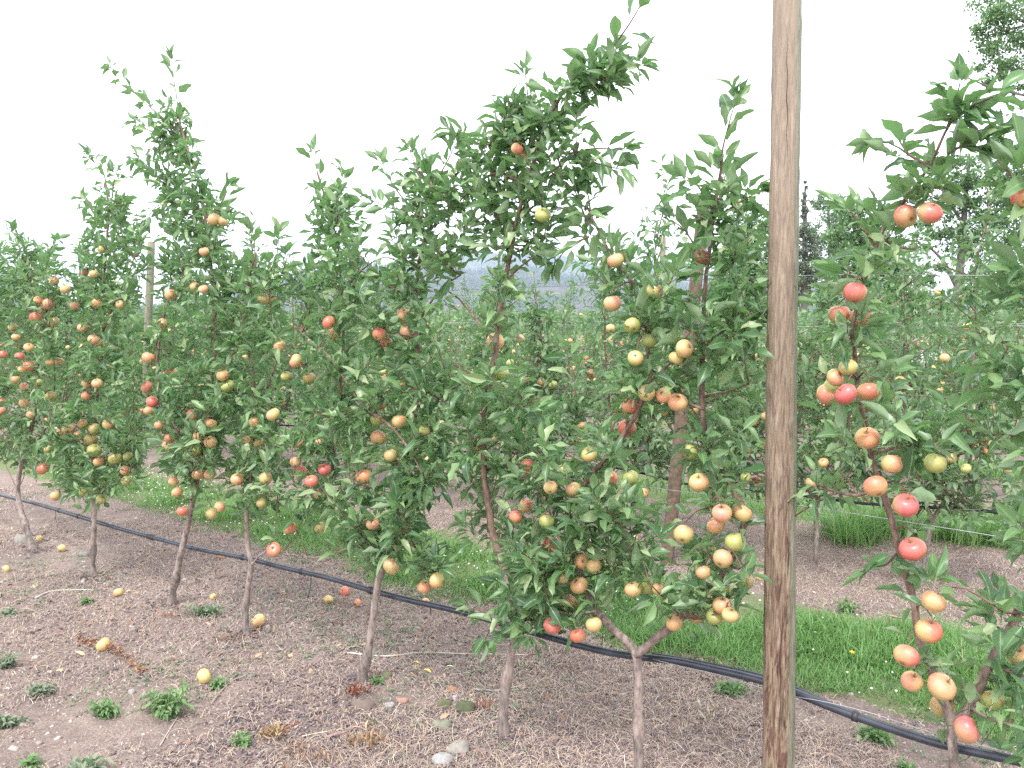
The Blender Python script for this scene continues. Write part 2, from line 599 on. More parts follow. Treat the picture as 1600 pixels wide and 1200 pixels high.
def ridge(name, prof, dist, depth, mat, amp):
    px = np.arange(prof[0][0], prof[-1][0] + 1, 6.0)
    py = np.interp(px, [a for a, b in prof], [b for a, b in prof])
    hr = np.array([at_depth(x, y, dist)[2] for x, y in zip(px, py)])
    xs = (px - 800) / FPX * dist
    rows = 26
    VV = []
    for j in range(rows):
        t = j / (rows - 1)
        # rises to the crest at t=.7, falls behind it
        f = math.sin(min(t / .7, 1) * math.pi / 2) ** 1.3 if t < .7 else max(0.0, math.cos((t - .7) / .3 * math.pi / 2)) ** .8
        y = dist + depth * (t - .7)
        nz = vnoise(xs / 160 + 31, np.full_like(xs, y / 160)) + .5 * vnoise(xs / 60, np.full_like(xs, y / 60))
        VV.append(np.stack([xs, np.full_like(xs, y), np.maximum(hr * f + amp * (nz - .75) * (f if t < .69 else 0) - 3 * (f < .01), -3)], -1))
    VV = np.array(VV)
    n = len(xs)
    ii = (np.arange(rows - 1)[:, None] * n + np.arange(n - 1)[None, :]).ravel()
    me = mesh_np(name, VV.reshape(-1, 3), np.stack([ii, ii + 1, ii + n + 1, ii + n], -1), mat)
    mk(name, me, kind='structure')
    return VV


NEAR = [(-900, 520), (-400, 470), (-200, 430), (0, 430), (40, 445), (110, 474), (250, 486), (380, 480), (420, 452), (470, 440), (520, 430), (560, 422), (610, 419), (650, 424), (690, 414), (740, 428), (790, 420), (840, 423), (880, 434), (930, 440), (1000, 452), (1060, 447), (1130, 460), (1250, 472), (1400, 478), (1500, 470), (1600, 476), (1800, 470), (2300, 500)]
FAR = [(-600, 500), (100, 490), (400, 470), (560, 440), (640, 412), (700, 403), (760, 394), (800, 397), (860, 400), (920, 414), (960, 424), (1000, 409), (1050, 412), (1110, 430), (1200, 440), (1330, 455), (1450, 466), (1560, 474), (1700, 478), (2100, 495)]
RN_ = ridge('near_hill', NEAR, 1700, 900, hill_mat('hill_near', (.030, .045, .028), (.10, .085, .065), .016), 16)
ridge('far_hill', FAR, 3000, 1300, hill_mat('hill_far', (.04, .055, .035), (.09, .09, .06), .008), 20)

# conifers on the near hill, one mass
tv, tq, tr = [], [], []
N_CON = 9000
rj = rng.integers(7, 19, N_CON)
ri = rng.integers(70, RN_.shape[1] - 80, N_CON)
crest = rng.random(N_CON) < .30
rj[crest] = 18
P = RN_[rj, ri] + np.stack([rng.uniform(-6, 6, N_CON), rng.uniform(-20, 20, N_CON), np.zeros(N_CON)], -1)
keep = (vnoise(P[:, 0] / 90 + 5, P[:, 1] / 90) > .22) | crest
P = P[keep]
H = rng.uniform(6, 14, len(P))
for k in range(len(P)):
    h = H[k]; r = h * .17
    a = rng.uniform(0, 2)
    ring = np.array([[math.cos(a + j * 1.2566) * r, math.sin(a + j * 1.2566) * r, h * .08] for j in range(5)])
    vv = np.vstack([ring, [[0, 0, h]]]) + P[k]
    b = len(tv) * 6
    tv.append(vv); tq += [[b + j, b + (j + 1) % 5, b + 5] for j in range(5)]
    tr.append(np.full(6, rng.random()))
me = mesh_np('hill_forest', np.vstack(tv), tq, rnd_mat('hill_conifer', [(0, (.02, .035, .022)), (1, (.05, .075, .04))]), False, np.concatenate(tr))
mk('hill_forest', me, kind='stuff', label='dark conifer forest scattered over the hazy hill behind the orchard', category='forest')


# ------------------------------------------------------------------ leaves
def leaf_template(nst, nac, droop, fold, wave, width=.235, petiole=True, twist=0.0):
    """unit-length blade along +x; returns V, Q, UV"""
    t = np.linspace(0, 1, nst)
    wd = width * np.sin(np.pi * np.clip(t, 0, 1) ** .82) ** .85 * (1 - .12 * t)
    wd[0] = .008; wd[-1] = .006
    ac = np.linspace(-1, 1, nac)
    T, A = np.meshgrid(t, ac, indexing='ij')
    W = wd[:, None]
    X = T * (1 - .06 * T * droop * 4)
    Y = A * W * (1 - .25 * fold)
    Z = -droop * T ** 2 + fold * np.abs(A) * W + wave * np.sin(T * 11 + A * 1.5) * W * np.abs(A)
    tw = twist * T
    Y, Z = Y * np.cos(tw) - (fold * np.abs(A) * W) * np.sin(tw), Z + A * W * np.sin(tw)
    V = np.stack([X, Y, Z], -1).reshape(-1, 3)
    UV = np.stack([T, (A + 1) / 2], -1).reshape(-1, 2)
    ii = (np.arange(nst - 1)[:, None] * nac + np.arange(nac - 1)[None, :]).ravel()
    Q = np.stack([ii, ii + nac, ii + nac + 1, ii + 1], -1)
    if petiole:
        b = len(V)
        pv = np.array([[-.26, -.009, .05], [-.26, .009, .05], [0.01, .010, 0], [0.01, -.010, 0]])
        V = np.vstack([V, pv]); UV = np.vstack([UV, [[0, .5]] * 4])
        Q = np.vstack([Q, [[b, b + 3, b + 2, b + 1]]])
    return V, Q, UV


HI = [leaf_template(7, 5, .22, .45, .28, twist=-.15), leaf_template(7, 5, .42, .35, .25, twist=.5), leaf_template(7, 5, .12, .65, .12, twist=-.4), leaf_template(7, 5, .75, .50, .3, .20, twist=.35), leaf_template(7, 5, -.15, .75, .3, .22, twist=.8), leaf_template(7, 5, .35, .2, .45, .26, twist=-.7)]
MID = [leaf_template(5, 3, .25, .4, .1), leaf_template(5, 3, .45, .5, .1, twist=.4)]
LO = [leaf_template(3, 3, .25, .4, 0, .26, False), leaf_template(3, 3, .5, .3, 0, .26, False)]
FLAT = [(np.array([[0, 0, 0], [.45, -.30, .03], [1, 0, -.12], [.5, .30, .03]]), np.array([[0, 1, 2, 3]]), np.zeros((4, 2)))]


def frames(X, up_noise=.35, rg=None):
    rg = rg or rng
    X = X / (np.linalg.norm(X, axis=1)[:, None] + 1e-9)
    U = np.array([0, 0, 1.0]) + up_noise * rg.standard_normal(X.shape)
    Z = U - (U * X).sum(1)[:, None] * X
    Z /= np.linalg.norm(Z, axis=1)[:, None] + 1e-9
    Y = np.cross(Z, X)
    return np.stack([X, Y, Z], -1)          # columns


def scatter_mesh(name, temps, pos, R, size, mat, rnd=None, origin=(0, 0, 0), rg=None, smooth=True, aniso=None):
    rg = rg or rng
    n = len(pos)
    if rnd is None:
        rnd = rg.random(n)
    pick = rg.integers(0, len(temps), n)
    Vs, Qs, Rs, Us, off = [], [], [], [], 0
    for k, (tv, tq, tu) in enumerate(temps):
        m = np.where(pick == k)[0]
        if not len(m):
            continue
        T = tv[None] * (size[m][:, None, None] if aniso is None else (size[m][:, None] * aniso[m])[:, None, :])
        W = np.einsum('nij,nkj->nki', R[m], T) + (pos[m] - np.asarray(origin))[:, None, :]
        kv = len(tv)
        Vs.append(W.reshape(-1, 3))
        Qs.append((tq[None] + (off + np.arange(len(m)) * kv)[:, None, None]).reshape(-1, tq.shape[1]))
        Rs.append(np.repeat(rnd[m], kv)); Us.append(np.tile(tu, (len(m), 1)))
        off += kv * len(m)
    return mesh_np(name, np.vstack(Vs), np.vstack(Qs), mat, smooth, np.concatenate(Rs), np.vstack(Us))


LEAF_MESH = []
for i, (tv, tq, tu) in enumerate(HI):
    LEAF_MESH.append(mesh_np('leaf', tv, tq, M_leaf, True, None, tu))


def apple_mesh(seg, rings, mat=M_apple, r=.035):
    V, Q = [], []
    for i in range(rings + 1):
        a = math.pi * i / rings
        rr = math.sin(a) ** .92
        z = math.cos(a) * .88
        # stem well on top, calyx basin below
        z -= .20 * math.exp(-(rr / .30) ** 2) if i < rings / 2 else -.13 * math.exp(-(rr / .24) ** 2)
        rad = rr * (1.0 + .05 * math.cos(a))
        for j in range(seg):
            b = 2 * math.pi * j / seg
            lob = 1 + .018 * math.cos(5 * b + .5) * (1 if i > rings / 2 else .3)
            V.append((rad * lob * math.cos(b) * r, rad * lob * math.sin(b) * r, z * r))
    ii = (np.arange(rings)[:, None] * seg + np.arange(seg)[None, :])
    jn = (np.arange(rings)[:, None] * seg + (np.arange(seg)[None, :] + 1) % seg)
    Q = np.stack([ii, ii + seg, jn + seg, jn], -1).reshape(-1, 4)
    return np.array(V), Q


av, aq = apple_mesh(16, 12)
APPLE = mesh_np('apple', av, aq, M_apple)
av2, aq2 = apple_mesh(8, 6)
APPLE_LO = mesh_np('apple_small', av2, aq2, M_apple)
sb = MB(); sb.tube([(0, 0, .018), (.002, 0, .030), (.006, .001, .044)], [.0013, .0011, .0016], 4)
STEM = sb.mesh('stem', M_stem)

ACOL = {  # blush colour, alpha = how far it covers
    'R': ((.60, .165, .115), .80), 'P': ((.54, .125, .115), 1.0), 'O': ((.68, .27, .165), .42),
    'Y': ((.60, .30, .15), .15), 'G': ((.42, .34, .12), .02)}
ACOL_KEYS = list(ACOL)


def put_apple(parent, base, p, r, kind, rg, name='apple', mesh=None, stem=True, tilt=.5):
    o = bpy.data.objects.new(name, mesh or APPLE)
    COL.objects.link(o)
    o.parent = parent
    o.location = tuple(float(c) for c in (np.asarray(p) - base))
    k = r / .035
    o.scale = (k * rg.uniform(.96, 1.04), k * rg.uniform(.96, 1.04), k * rg.uniform(.92, 1.03))
    # turn the ripe cheek mostly towards the light side, with scatter
    o.rotation_euler = (rg.normal(0, tilt), rg.normal(0, tilt), math.radians(-100) + rg.normal(0, .9))
    c, a = ACOL[kind]
    j = rg.uniform(.9, 1.1, 3)
    o.color = (min(1, c[0] * j[0]), c[1] * j[1], c[2] * j[2], float(np.clip(a + rg.normal(0, .10), 0.02, 1.4)))
    if stem:
        s = bpy.data.objects.new('stem', STEM)
        COL.objects.link(s)
        s.parent = o
    return o


def in_poly(x, y, poly):
    c = np.zeros(len(x), bool)
    n = len(poly)
    j = n - 1
    for i in range(n):
        xi, yi = poly[i]; xj, yj = poly[j]
        if yi != yj:
            c ^= ((yi > y) != (yj > y)) & (x < (xj - xi) * (y - yi) / (yj - yi) + xi)
        j = i
    return c


# ------------------------------------------------------------------ front row trees
def radial_leaves(c, axis, m, rg, spread=(35, 80), L=(.058, .10), back=.09):
    """m leaves round the end of a twig"""
    axis = axis / (np.linalg.norm(axis) + 1e-9)
    a = np.cross(axis, [.3, .2, .93]); a /= np.linalg.norm(a) + 1e-9
    b = np.cross(axis, a)
    ph = np.arange(m) * 2.4 + rg.uniform(0, 6)
    t = np.sort(rg.random(m)) ** .8                 # 0 at the back of the twig, 1 at its tip
    sp_ = np.radians(spread[1] + (spread[0] - spread[1]) * t + rg.normal(0, 10, m))
    X = np.cos(sp_)[:, None] * axis + np.sin(sp_)[:, None] * (np.cos(ph)[:, None] * a + np.sin(ph)[:, None] * b)
    X[:, 2] += rg.uniform(-.30, .18, m)
    pos = c - axis * ((1 - t) * back)[:, None]
    size = rg.uniform(L[0], L[1], m) * (1 - .25 * (t > .85))
    X /= np.linalg.norm(X, axis=1)[:, None]
    return pos + X * (size * .24)[:, None], X, size


def front_tree(spec, idx):
    rg = np.random.default_rng(100 + idx)
    base = at_row(*spec['trunk'][0]).copy()
    s0, n0 = base @ D2, base @ N2
    base[2] = float(ground_z(np.array(s0), np.array(n0)))
    root = empty('apple_tree', base, spec['label'], 'apple tree', 'apple trees of the front row')
    anchors = []
    r0 = spec.get('r', .018)
    zmax = 2.6

    def path3(pts, dn=0.0, n=None):
        P = []
        for q in pts:
            x, y = q[0], q[1]
            P.append(at_row(x, y, ROW0 + (q[2] if len(q) > 2 else dn)))
        P = np.array(P)
        L = np.linalg.norm(np.diff(P, axis=0), axis=1).sum()
        return smooth_path(P, n or max(6, int(L / .03)))

    tp = path3(spec['trunk'])
    tp = np.vstack([[tp[0][0], tp[0][1], min(base[2] - .06, tp[0][2] - .05)], tp])
    zt = tp[:, 2] - base[2]
    end_r = spec.get('re', .005)
    tt = np.linspace(0, 1, len(tp))
    R = r0 + (end_r - r0) * tt ** spec.get('tp', .85)
    R = R * (1 + .38 * np.exp(-((zt - spec.get('graft', .16)) / .035) ** 2) + .45 * np.exp(-(zt / .05) ** 2))
    R = R * (1 + .06 * np.sin(zt * 37 + idx) * np.exp(-zt))
    mb = MB(); mb.tube(tp + rg.normal(0, .0012, tp.shape), R, 10, .5, True, .05)
    mk('trunk', mb.mesh('trunk', M_bark, base), root)
    anchors.append((tp[3:], R[3:]))
    for br in spec.get('branches', []):
        bp = path3(br['p'], br.get('dn', 0))
        Rb = np.linspace(br.get('r', .010), br.get('re', .003), len(bp))
        mb = MB(); mb.tube(bp + rg.normal(0, .001, bp.shape), Rb * (1 + .05 * np.sin(np.arange(len(bp)) * 1.7)), 8, .5, True, .05)
        mk('branch', mb.mesh('branch', M_bark, base), root)
        if not br.get('bare'):
            anchors.append((bp, Rb))
    AP = np.vstack([a for a, b in anchors])
    # foliage centres from the crown outlines
    C = []
    for reg in spec['crown']:
        poly = reg['poly']; dens = reg.get('d', 1.0); thick = reg.get('t', .20)
        xs = np.array([p[0] for p in poly]); ys = np.array([p[1] for p in poly])
        mid = at_row(xs.mean(), ys.mean())
        depth = to_px(mid)[2]
        area = .5 * abs(np.dot(xs, np.roll(ys, 1)) - np.dot(ys, np.roll(xs, 1)))
        am2 = area / (FPX / depth) ** 2
        m = int(am2 * 385 * dens)
        got = 0
        tries = 0
        inset = .035 * FPX / depth
        md = .45 / math.sqrt(330 * dens) * FPX / depth
        pts = []
        while got < m and tries < 60:
            tries += 1
            X = rg.uniform(xs.min(), xs.max(), m * 2); Y = rg.uniform(ys.min(), ys.max(), m * 2)
            ok = in_poly(X, Y, poly)
            for q in (( -inset, 0), (inset, 0), (0, -inset), (0, inset)):
                ok &= in_poly(X + q[0], Y + q[1], poly) | (rg.random(len(X)) < .25)
            for x, y in zip(X[ok], Y[ok]):
                if pts:
                    dd = np.array(pts)
                    if (np.hypot(dd[:, 0] - x, dd[:, 1] - y) < md).sum() > 0 and rg.random() < .8:
                        continue
                pts.append((x, y)); got += 1
                if got >= m:
                    break
        for x, y in pts:
            z = at_row(x, y)[2]
            th = thick * (1.0 if z < 1.3 else max(.35, 1.0 - .6 * (z - 1.3)))
            dn = rg.uniform(-th, th) + reg.get('dn', 0)
            C.append(at_row(x, y, ROW0 + dn))
    C = np.array(C)
    twigs = MB()
    order = rg.permutation(len(C))
    nmain = max(6, len(C) // 6)
    main, rest = order[:nmain], order[nmain:]
    ends = {}
    extra = []

    def link(c, A, rr):
        d = C[c] - A
        hz = np.hypot(d[:, 0], d[:, 1])
        cost = np.linalg.norm(d, axis=1) + .9 * np.maximum(0, A[:, 2] - C[c][2] + .35 * hz)
        k = int(np.argmin(cost))
        p0 = A[k]
        L = np.linalg.norm(C[c] - p0)
        midp = (p0 + C[c]) / 2 + np.array([0, 0, -.06 * L]) + rg.normal(0, .05 * L, 3)
        P = smooth_path([p0, midp, C[c]], 5 if L > .1 else 3)
        twigs.tube(P, np.linspace(rr, rr * .5, len(P)), 4, .5, False)
        ends[c] = P[-1] - P[-2]
        return P
    for c in main:
        P = link(c, AP, .0036)
        extra.append(smooth_path(P, 9)[1:])
    A2 = np.vstack([AP] + extra)
    for c in rest:
        link(c, A2, .0019)
    LP, LX, LS = [], [], []
    for c in range(len(C)):
        ax = ends[c] / (np.linalg.norm(ends[c]) + 1e-9) + np.array([0, 0, .55])
        p, X, s = radial_leaves(C[c], ax, int(rg.integers(7, 12)), rg, L=spec.get('L', (.044, .091)))
        LP.append(p); LX.append(X); LS.append(s)
    # long shoots with alternate leaves
    for sh in spec.get('shoots', []):
        P = path3(sh['p'], sh.get('dn', 0))
        twigs.tube(P, np.linspace(.0042, .0014, len(P)), 5, .5, False)
        L = np.linalg.norm(np.diff(P, axis=0), axis=1).sum()
        m = max(3, int(L / sh.get('gap', .026)))
        t = np.linspace(.06, 1, m)
        pts = np.stack([np.interp(t * (len(P) - 1), np.arange(len(P)), P[:, i]) for i in range(3)], -1)
        T = np.gradient(pts, axis=0); T /= np.linalg.norm(T, axis=1)[:, None]
        a = np.cross(T, [.5, .2, .1]); a /= np.linalg.norm(a, axis=1)[:, None]
        b = np.cross(T, a)
        ph = np.arange(m) * 2.4 + rg.uniform(0, 6)
        sp_ = np.radians(rg.uniform(38, 66, m) * (1 - .45 * t ** 3))
        X = np.cos(sp_)[:, None] * T + np.sin(sp_)[:, None] * (np.cos(ph)[:, None] * a + np.sin(ph)[:, None] * b)
        s = rg.uniform(.070, .112, m) * (1 - .15 * t)
        LP.append(pts + X * (s * .24)[:, None]); LX.append(X); LS.append(s)
        p, X, s = radial_leaves(P[-1], T[-1], int(rg.integers(5, 8)), rg, (12, 70), (.050, .085), .03)
        LP.append(p); LX.append(X); LS.append(s)
    for (x, y, m, L) in spec.get('rosettes', []):
        c = at_row(x, y, ROW0 - .02)
        p, X, s = radial_leaves(c, np.array([.1, 0, 1.0]), m, rg, (25, 105), (L * .8, L * 1.15), .05)
        LP.append(p); LX.append(X); LS.append(s)
    LP, LX, LS = np.vstack(LP), np.vstack(LX), np.concatenate(LS)
    keep = LP[:, 2] > base[2] + .12
    # apples
    A = []
    for (x, y, d, kind) in spec['apples']:
        p = at_row(x, y, ROW0)
        dep = to_px(p)[2]
        r = d / 2 * dep / FPX
        hidden = r < .024
        dn = rg.uniform(.0, .08) if hidden else -rg.uniform(.04, .15)
        if hidden:
            r = rg.uniform(.029, .034)
        p = at_row(x, y, ROW0 + dn)
        r = min(r * (1 + dn / ROW0), .043)
        A.append((p, r, kind, hidden))
        # fruiting spur up to the wood
        top = p + np.array([.004, 0, r * 1.15])
        dd = A2 - top
        cost = np.linalg.norm(dd, axis=1) + .5 * np.maximum(0, A2[:, 2] - top[2] - .10)
        k = int(np.argmin(cost))
        mid = (A2[k] + top) / 2 + np.array([0, 0, .02])
        P = smooth_path([A2[k], mid, top], 5)
        twigs.tube(P, np.linspace(.0028, .0016, 5), 5, .5, False)
        # a few spur leaves over the fruit
        pl, X, s = radial_leaves(top + np.array([0, 0, .02]), np.array([rg.normal(0, .5), rg.normal(0, .5), .8]), int(rg.integers(3, 6)), rg, back=.03)
        LP = np.vstack([LP, pl]); LX = np.vstack([LX, X]); LS = np.concatenate([LS, s])
        keep = np.concatenate([keep, np.ones(len(pl), bool)])
    cen = LP + LX * (LS * .5)[:, None]
    for (p, r, kind, hidden) in A:
        v = CAMP - p; v /= np.linalg.norm(v)
        q = cen - p
        al = q @ v
        lat = np.linalg.norm(q - al[:, None] * v, axis=1)
        blk = (al > -.01) & (al < .6) & (lat < r * (1.25 if not hidden else .9)) & (rg.random(len(cen)) > (.10 if not hidden else .35))
        # nothing grows through the fruit
        blk |= np.linalg.norm(q, axis=1) < r * .95
        keep &= ~blk
    LP, LX, LS = LP[keep], LX[keep], LS[keep]
    # the leaves that show largest are objects, the rest one mass
    px, py, dz = to_px(LP)
    vis = (px > -20) & (px < 1620) & (py > -20) & (py < 1220)
    score = np.where(vis, -(LP @ N2) + .8 * LS + rg.normal(0, .05, len(LP)), -99)
    if len(AP) and vis.sum() > 0:
        o = np.argsort(-score)
        nobj = min(spec.get('nleaf', 290), int(vis.sum()))
        one, rest = o[:nobj], o[nobj:]
    F = frames(LX, .50, rg)
    from mathutils import Matrix
    for k in one:
        lf = bpy.data.objects.new('leaf', LEAF_MESH[int(rg.integers(0, len(LEAF_MESH)))])
        M = Matrix([[*(F[k][i] * LS[k]), float(LP[k][i] - base[i])] for i in range(3)] + [[0, 0, 0, 1]])
        lf.parent = root
        lf.matrix_local = M
        COL.objects.link(lf)
    rv = np.clip(rg.random(len(rest)) + rg.normal(0, .05, len(rest)), 0, 1)
    mk('foliage', scatter_mesh('foliage', HI, LP[rest], F[rest], LS[rest], M_leafs, rv, base, rg), root, kind='stuff')
    mk('twigs', twigs.mesh('twigs', M_twig, base), root, kind='stuff')
    for (p, r, kind, hidden) in A:
        put_apple(root, base, p, r, kind, rg)
    return root


FT = []
FT.append(dict(label='leftmost apple tree, its trunk bent low beside a stone at the frame edge',
    trunk=[(56, 880), (52, 862), (38, 815), (28, 770), (35, 715), (48, 675), (58, 620), (62, 560), (62, 500), (52, 450), (42, 400), (32, 365)], r=.021,
    branches=[dict(p=[(38, 717), (52, 700), (75, 660), (85, 610)], r=.008)],
    crown=[dict(poly=[(-60, 400), (0, 370), (30, 360), (60, 380), (95, 385), (105, 440), (95, 520), (88, 600), (108, 690), (95, 730), (60, 745), (0, 712), (-60, 700)], t=.28)],
    shoots=[dict(p=[(30, 400), (22, 380), (18, 358)]), dict(p=[(62, 420), (75, 395), (88, 375)])],
    apples=[(60, 469, 14, 'O'), (75, 475, 18, 'O'), (65, 485, 13, 'O'), (55, 496, 18, 'R'), (84, 503, 18, 'O'), (20, 511, 14, 'Y'), (25, 527, 13, 'O'), (45, 543, 15, 'O'), (5, 554, 14, 'R'), (31, 557, 15, 'R'), (45, 572, 20, 'R'), (35, 577, 14, 'O'), (78, 566, 13, 'Y'), (93, 565, 13, 'O'), (24, 593, 14, 'O'), (38, 604, 14, 'O'), (60, 598, 14, 'Y'), (80, 620, 18, 'Y'), (38, 630, 16, 'Y'), (3, 628, 13, 'R'), (3, 642, 13, 'R'), (74, 659, 15, 'Y'), (48, 648, 13, 'O'), (67, 732, 19, 'R'), (75, 702, 13, 'Y')]))
FT.append(dict(label='slim apple tree second from the left with a straight trunk flecked white at the foot',
    trunk=[(145, 910), (145, 870), (147, 820), (144, 740), (150, 640), (158, 560), (160, 480), (165, 400), (170, 330), (165, 290)], r=.018,
    branches=[dict(p=[(160, 520), (180, 470), (200, 430), (210, 400)], r=.007, dn=-.05), dict(p=[(145, 700), (115, 670), (95, 650)], r=.007), dict(p=[(146, 730), (180, 700), (205, 690)], r=.007, dn=-.05)],
    crown=[dict(poly=[(150, 285), (180, 280), (208, 320), (228, 370), (228, 430), (222, 500), (212, 560), (232, 640), (228, 700), (205, 745), (165, 775), (130, 785), (95, 765), (82, 720), (90, 660), (105, 590), (112, 510), (98, 450), (112, 390), (128, 345), (140, 320)], t=.22),
           dict(poly=[(80, 640), (220, 640), (235, 700), (215, 760), (150, 790), (90, 770), (70, 700)], d=.5, t=.25)],
    shoots=[dict(p=[(168, 300), (162, 270), (152, 250), (140, 243)]), dict(p=[(175, 310), (178, 285), (182, 268)]), dict(p=[(150, 340), (140, 320), (130, 310)])],
    apples=[(85, 439, 15, 'O'), (102, 452, 16, 'Y'), (131, 426, 15, 'R'), (147, 428, 15, 'Y'), (117, 478, 15, 'O'), (151, 474, 17, 'O'), (188, 476, 14, 'Y'), (129, 512, 16, 'O'), (146, 531, 18, 'O'), (156, 535, 13, 'Y'), (136, 599, 17, 'O'), (152, 599, 17, 'O'), (134, 619, 15, 'R'), (158, 390, 13, 'Y'), (107, 671, 19, 'O'), (92, 677, 15, 'O'), (122, 681, 16, 'O'), (129, 662, 15, 'O'), (148, 670, 18, 'Y'), (169, 663, 18, 'Y'), (142, 687, 21, 'Y'), (147, 704, 24, 'G'), (154, 722, 16, 'O'), (180, 717, 22, 'G'), (200, 713, 16, 'G'), (195, 735, 16, 'O'), (197, 751, 16, 'G'), (87, 775, 17, 'O'), (158, 780, 16, 'G'), (128, 768, 15, 'G')]))
FT.append(dict(label='tall apple tree third from the left with two thin shoots at its tip',
    trunk=[(265, 968), (270, 925), (280, 880), (298, 800), (310, 740), (322, 660), (335, 560), (335, 480), (330, 420), (325, 370), (312, 290), (292, 230), (280, 185)], r=.020,
    branches=[dict(p=[(300, 745), (290, 700), (265, 645), (246, 590), (248, 540), (255, 505), (262, 470)], r=.010, re=.004, dn=-.08),
              dict(p=[(325, 380), (345, 340), (365, 325)], r=.005)],
    crown=[dict(poly=[(240, 165), (262, 150), (285, 155), (300, 190), (310, 240), (322, 265), (330, 305), (360, 315), (378, 335), (360, 355), (372, 385), (395, 400), (398, 470), (385, 550), (378, 620), (362, 680), (345, 730), (322, 770), (285, 770), (262, 745), (245, 700), (228, 650), (222, 560), (238, 490), (250, 420), (258, 350), (248, 320), (228, 250), (245, 235), (235, 195)], t=.22),
           dict(poly=[(250, 600), (370, 600), (355, 720), (300, 770), (262, 740), (240, 690)], d=.5, t=.25)],
    shoots=[dict(p=[(283, 200), (277, 160), (272, 125), (268, 95)], gap=.035), dict(p=[(275, 200), (235, 168), (200, 135), (172, 104)], gap=.034), dict(p=[(262, 220), (235, 205), (212, 190)]), dict(p=[(290, 240), (262, 225), (232, 238), (212, 250)]), dict(p=[(335, 330), (350, 310), (358, 290)]), dict(p=[(265, 300), (245, 275), (228, 262)]), dict(p=[(275, 330), (250, 320), (225, 345)])],
    apples=[(334, 343, 20, 'O'), (348, 346, 17, 'O'), (319, 393, 16, 'O'), (267, 461, 19, 'O'), (304, 449, 17, 'O'), (318, 452, 16, 'O'), (254, 505, 16, 'O'), (232, 559, 21, 'O'), (268, 583, 13, 'R'), (230, 605, 19, 'R'), (238, 628, 19, 'R'), (233, 642, 17, 'O'), (249, 664, 16, 'O'), (300, 648, 18, 'R'), (330, 662, 18, 'O'), (265, 685, 17, 'R'), (262, 696, 13, 'Y'), (309, 683, 18, 'O'), (329, 691, 21, 'Y'), (308, 704, 19, 'G'), (309, 742, 19, 'O'), (328, 741, 18, 'O'), (271, 753, 16, 'O'), (277, 769, 18, 'O'), (285, 799, 18, 'R'), (343, 792, 18, 'O'), (330, 803, 19, 'Y'), (348, 587, 19, 'O'), (355, 603, 22, 'G')]))
FT.append(dict(label='thin apple tree with one red apple on a bare side twig over the pipe',
    trunk=[(387, 1008), (383, 960), (388, 915), (392, 880), (387, 850), (385, 800), (393, 740), (396, 680), (398, 620), (392, 560), (385, 500), (388, 440), (400, 395)], r=.016,
    branches=[dict(p=[(391, 885), (403, 872), (418, 858), (428, 848)], r=.006, re=.003, bare=True), dict(p=[(395, 650), (420, 600), (440, 540)], r=.006, dn=-.05)],
    crown=[dict(poly=[(385, 400), (412, 385), (440, 395), (448, 440), (438, 490), (452, 560), (446, 640), (455, 700), (440, 770), (425, 810), (385, 822), (360, 800), (355, 740), (365, 640), (372, 560), (375, 480), (372, 430)], d=.95, t=.2)],
    shoots=[dict(p=[(400, 420), (398, 385), (395, 362)]), dict(p=[(420, 430), (432, 400), (436, 368)]), dict(p=[(435, 440), (445, 415), (450, 395)])],
    apples=[(398, 660, 19, 'Y'), (385, 687, 17, 'O'), (371, 749, 21, 'O'), (415, 747, 21, 'Y'), (409, 786, 17, 'Y'), (427, 648, 22, 'O'), (404, 692, 16, 'G'), (428, 859, 24, 'R'), (412, 468, 13, 'O'), (424, 468, 12, 'O')]))
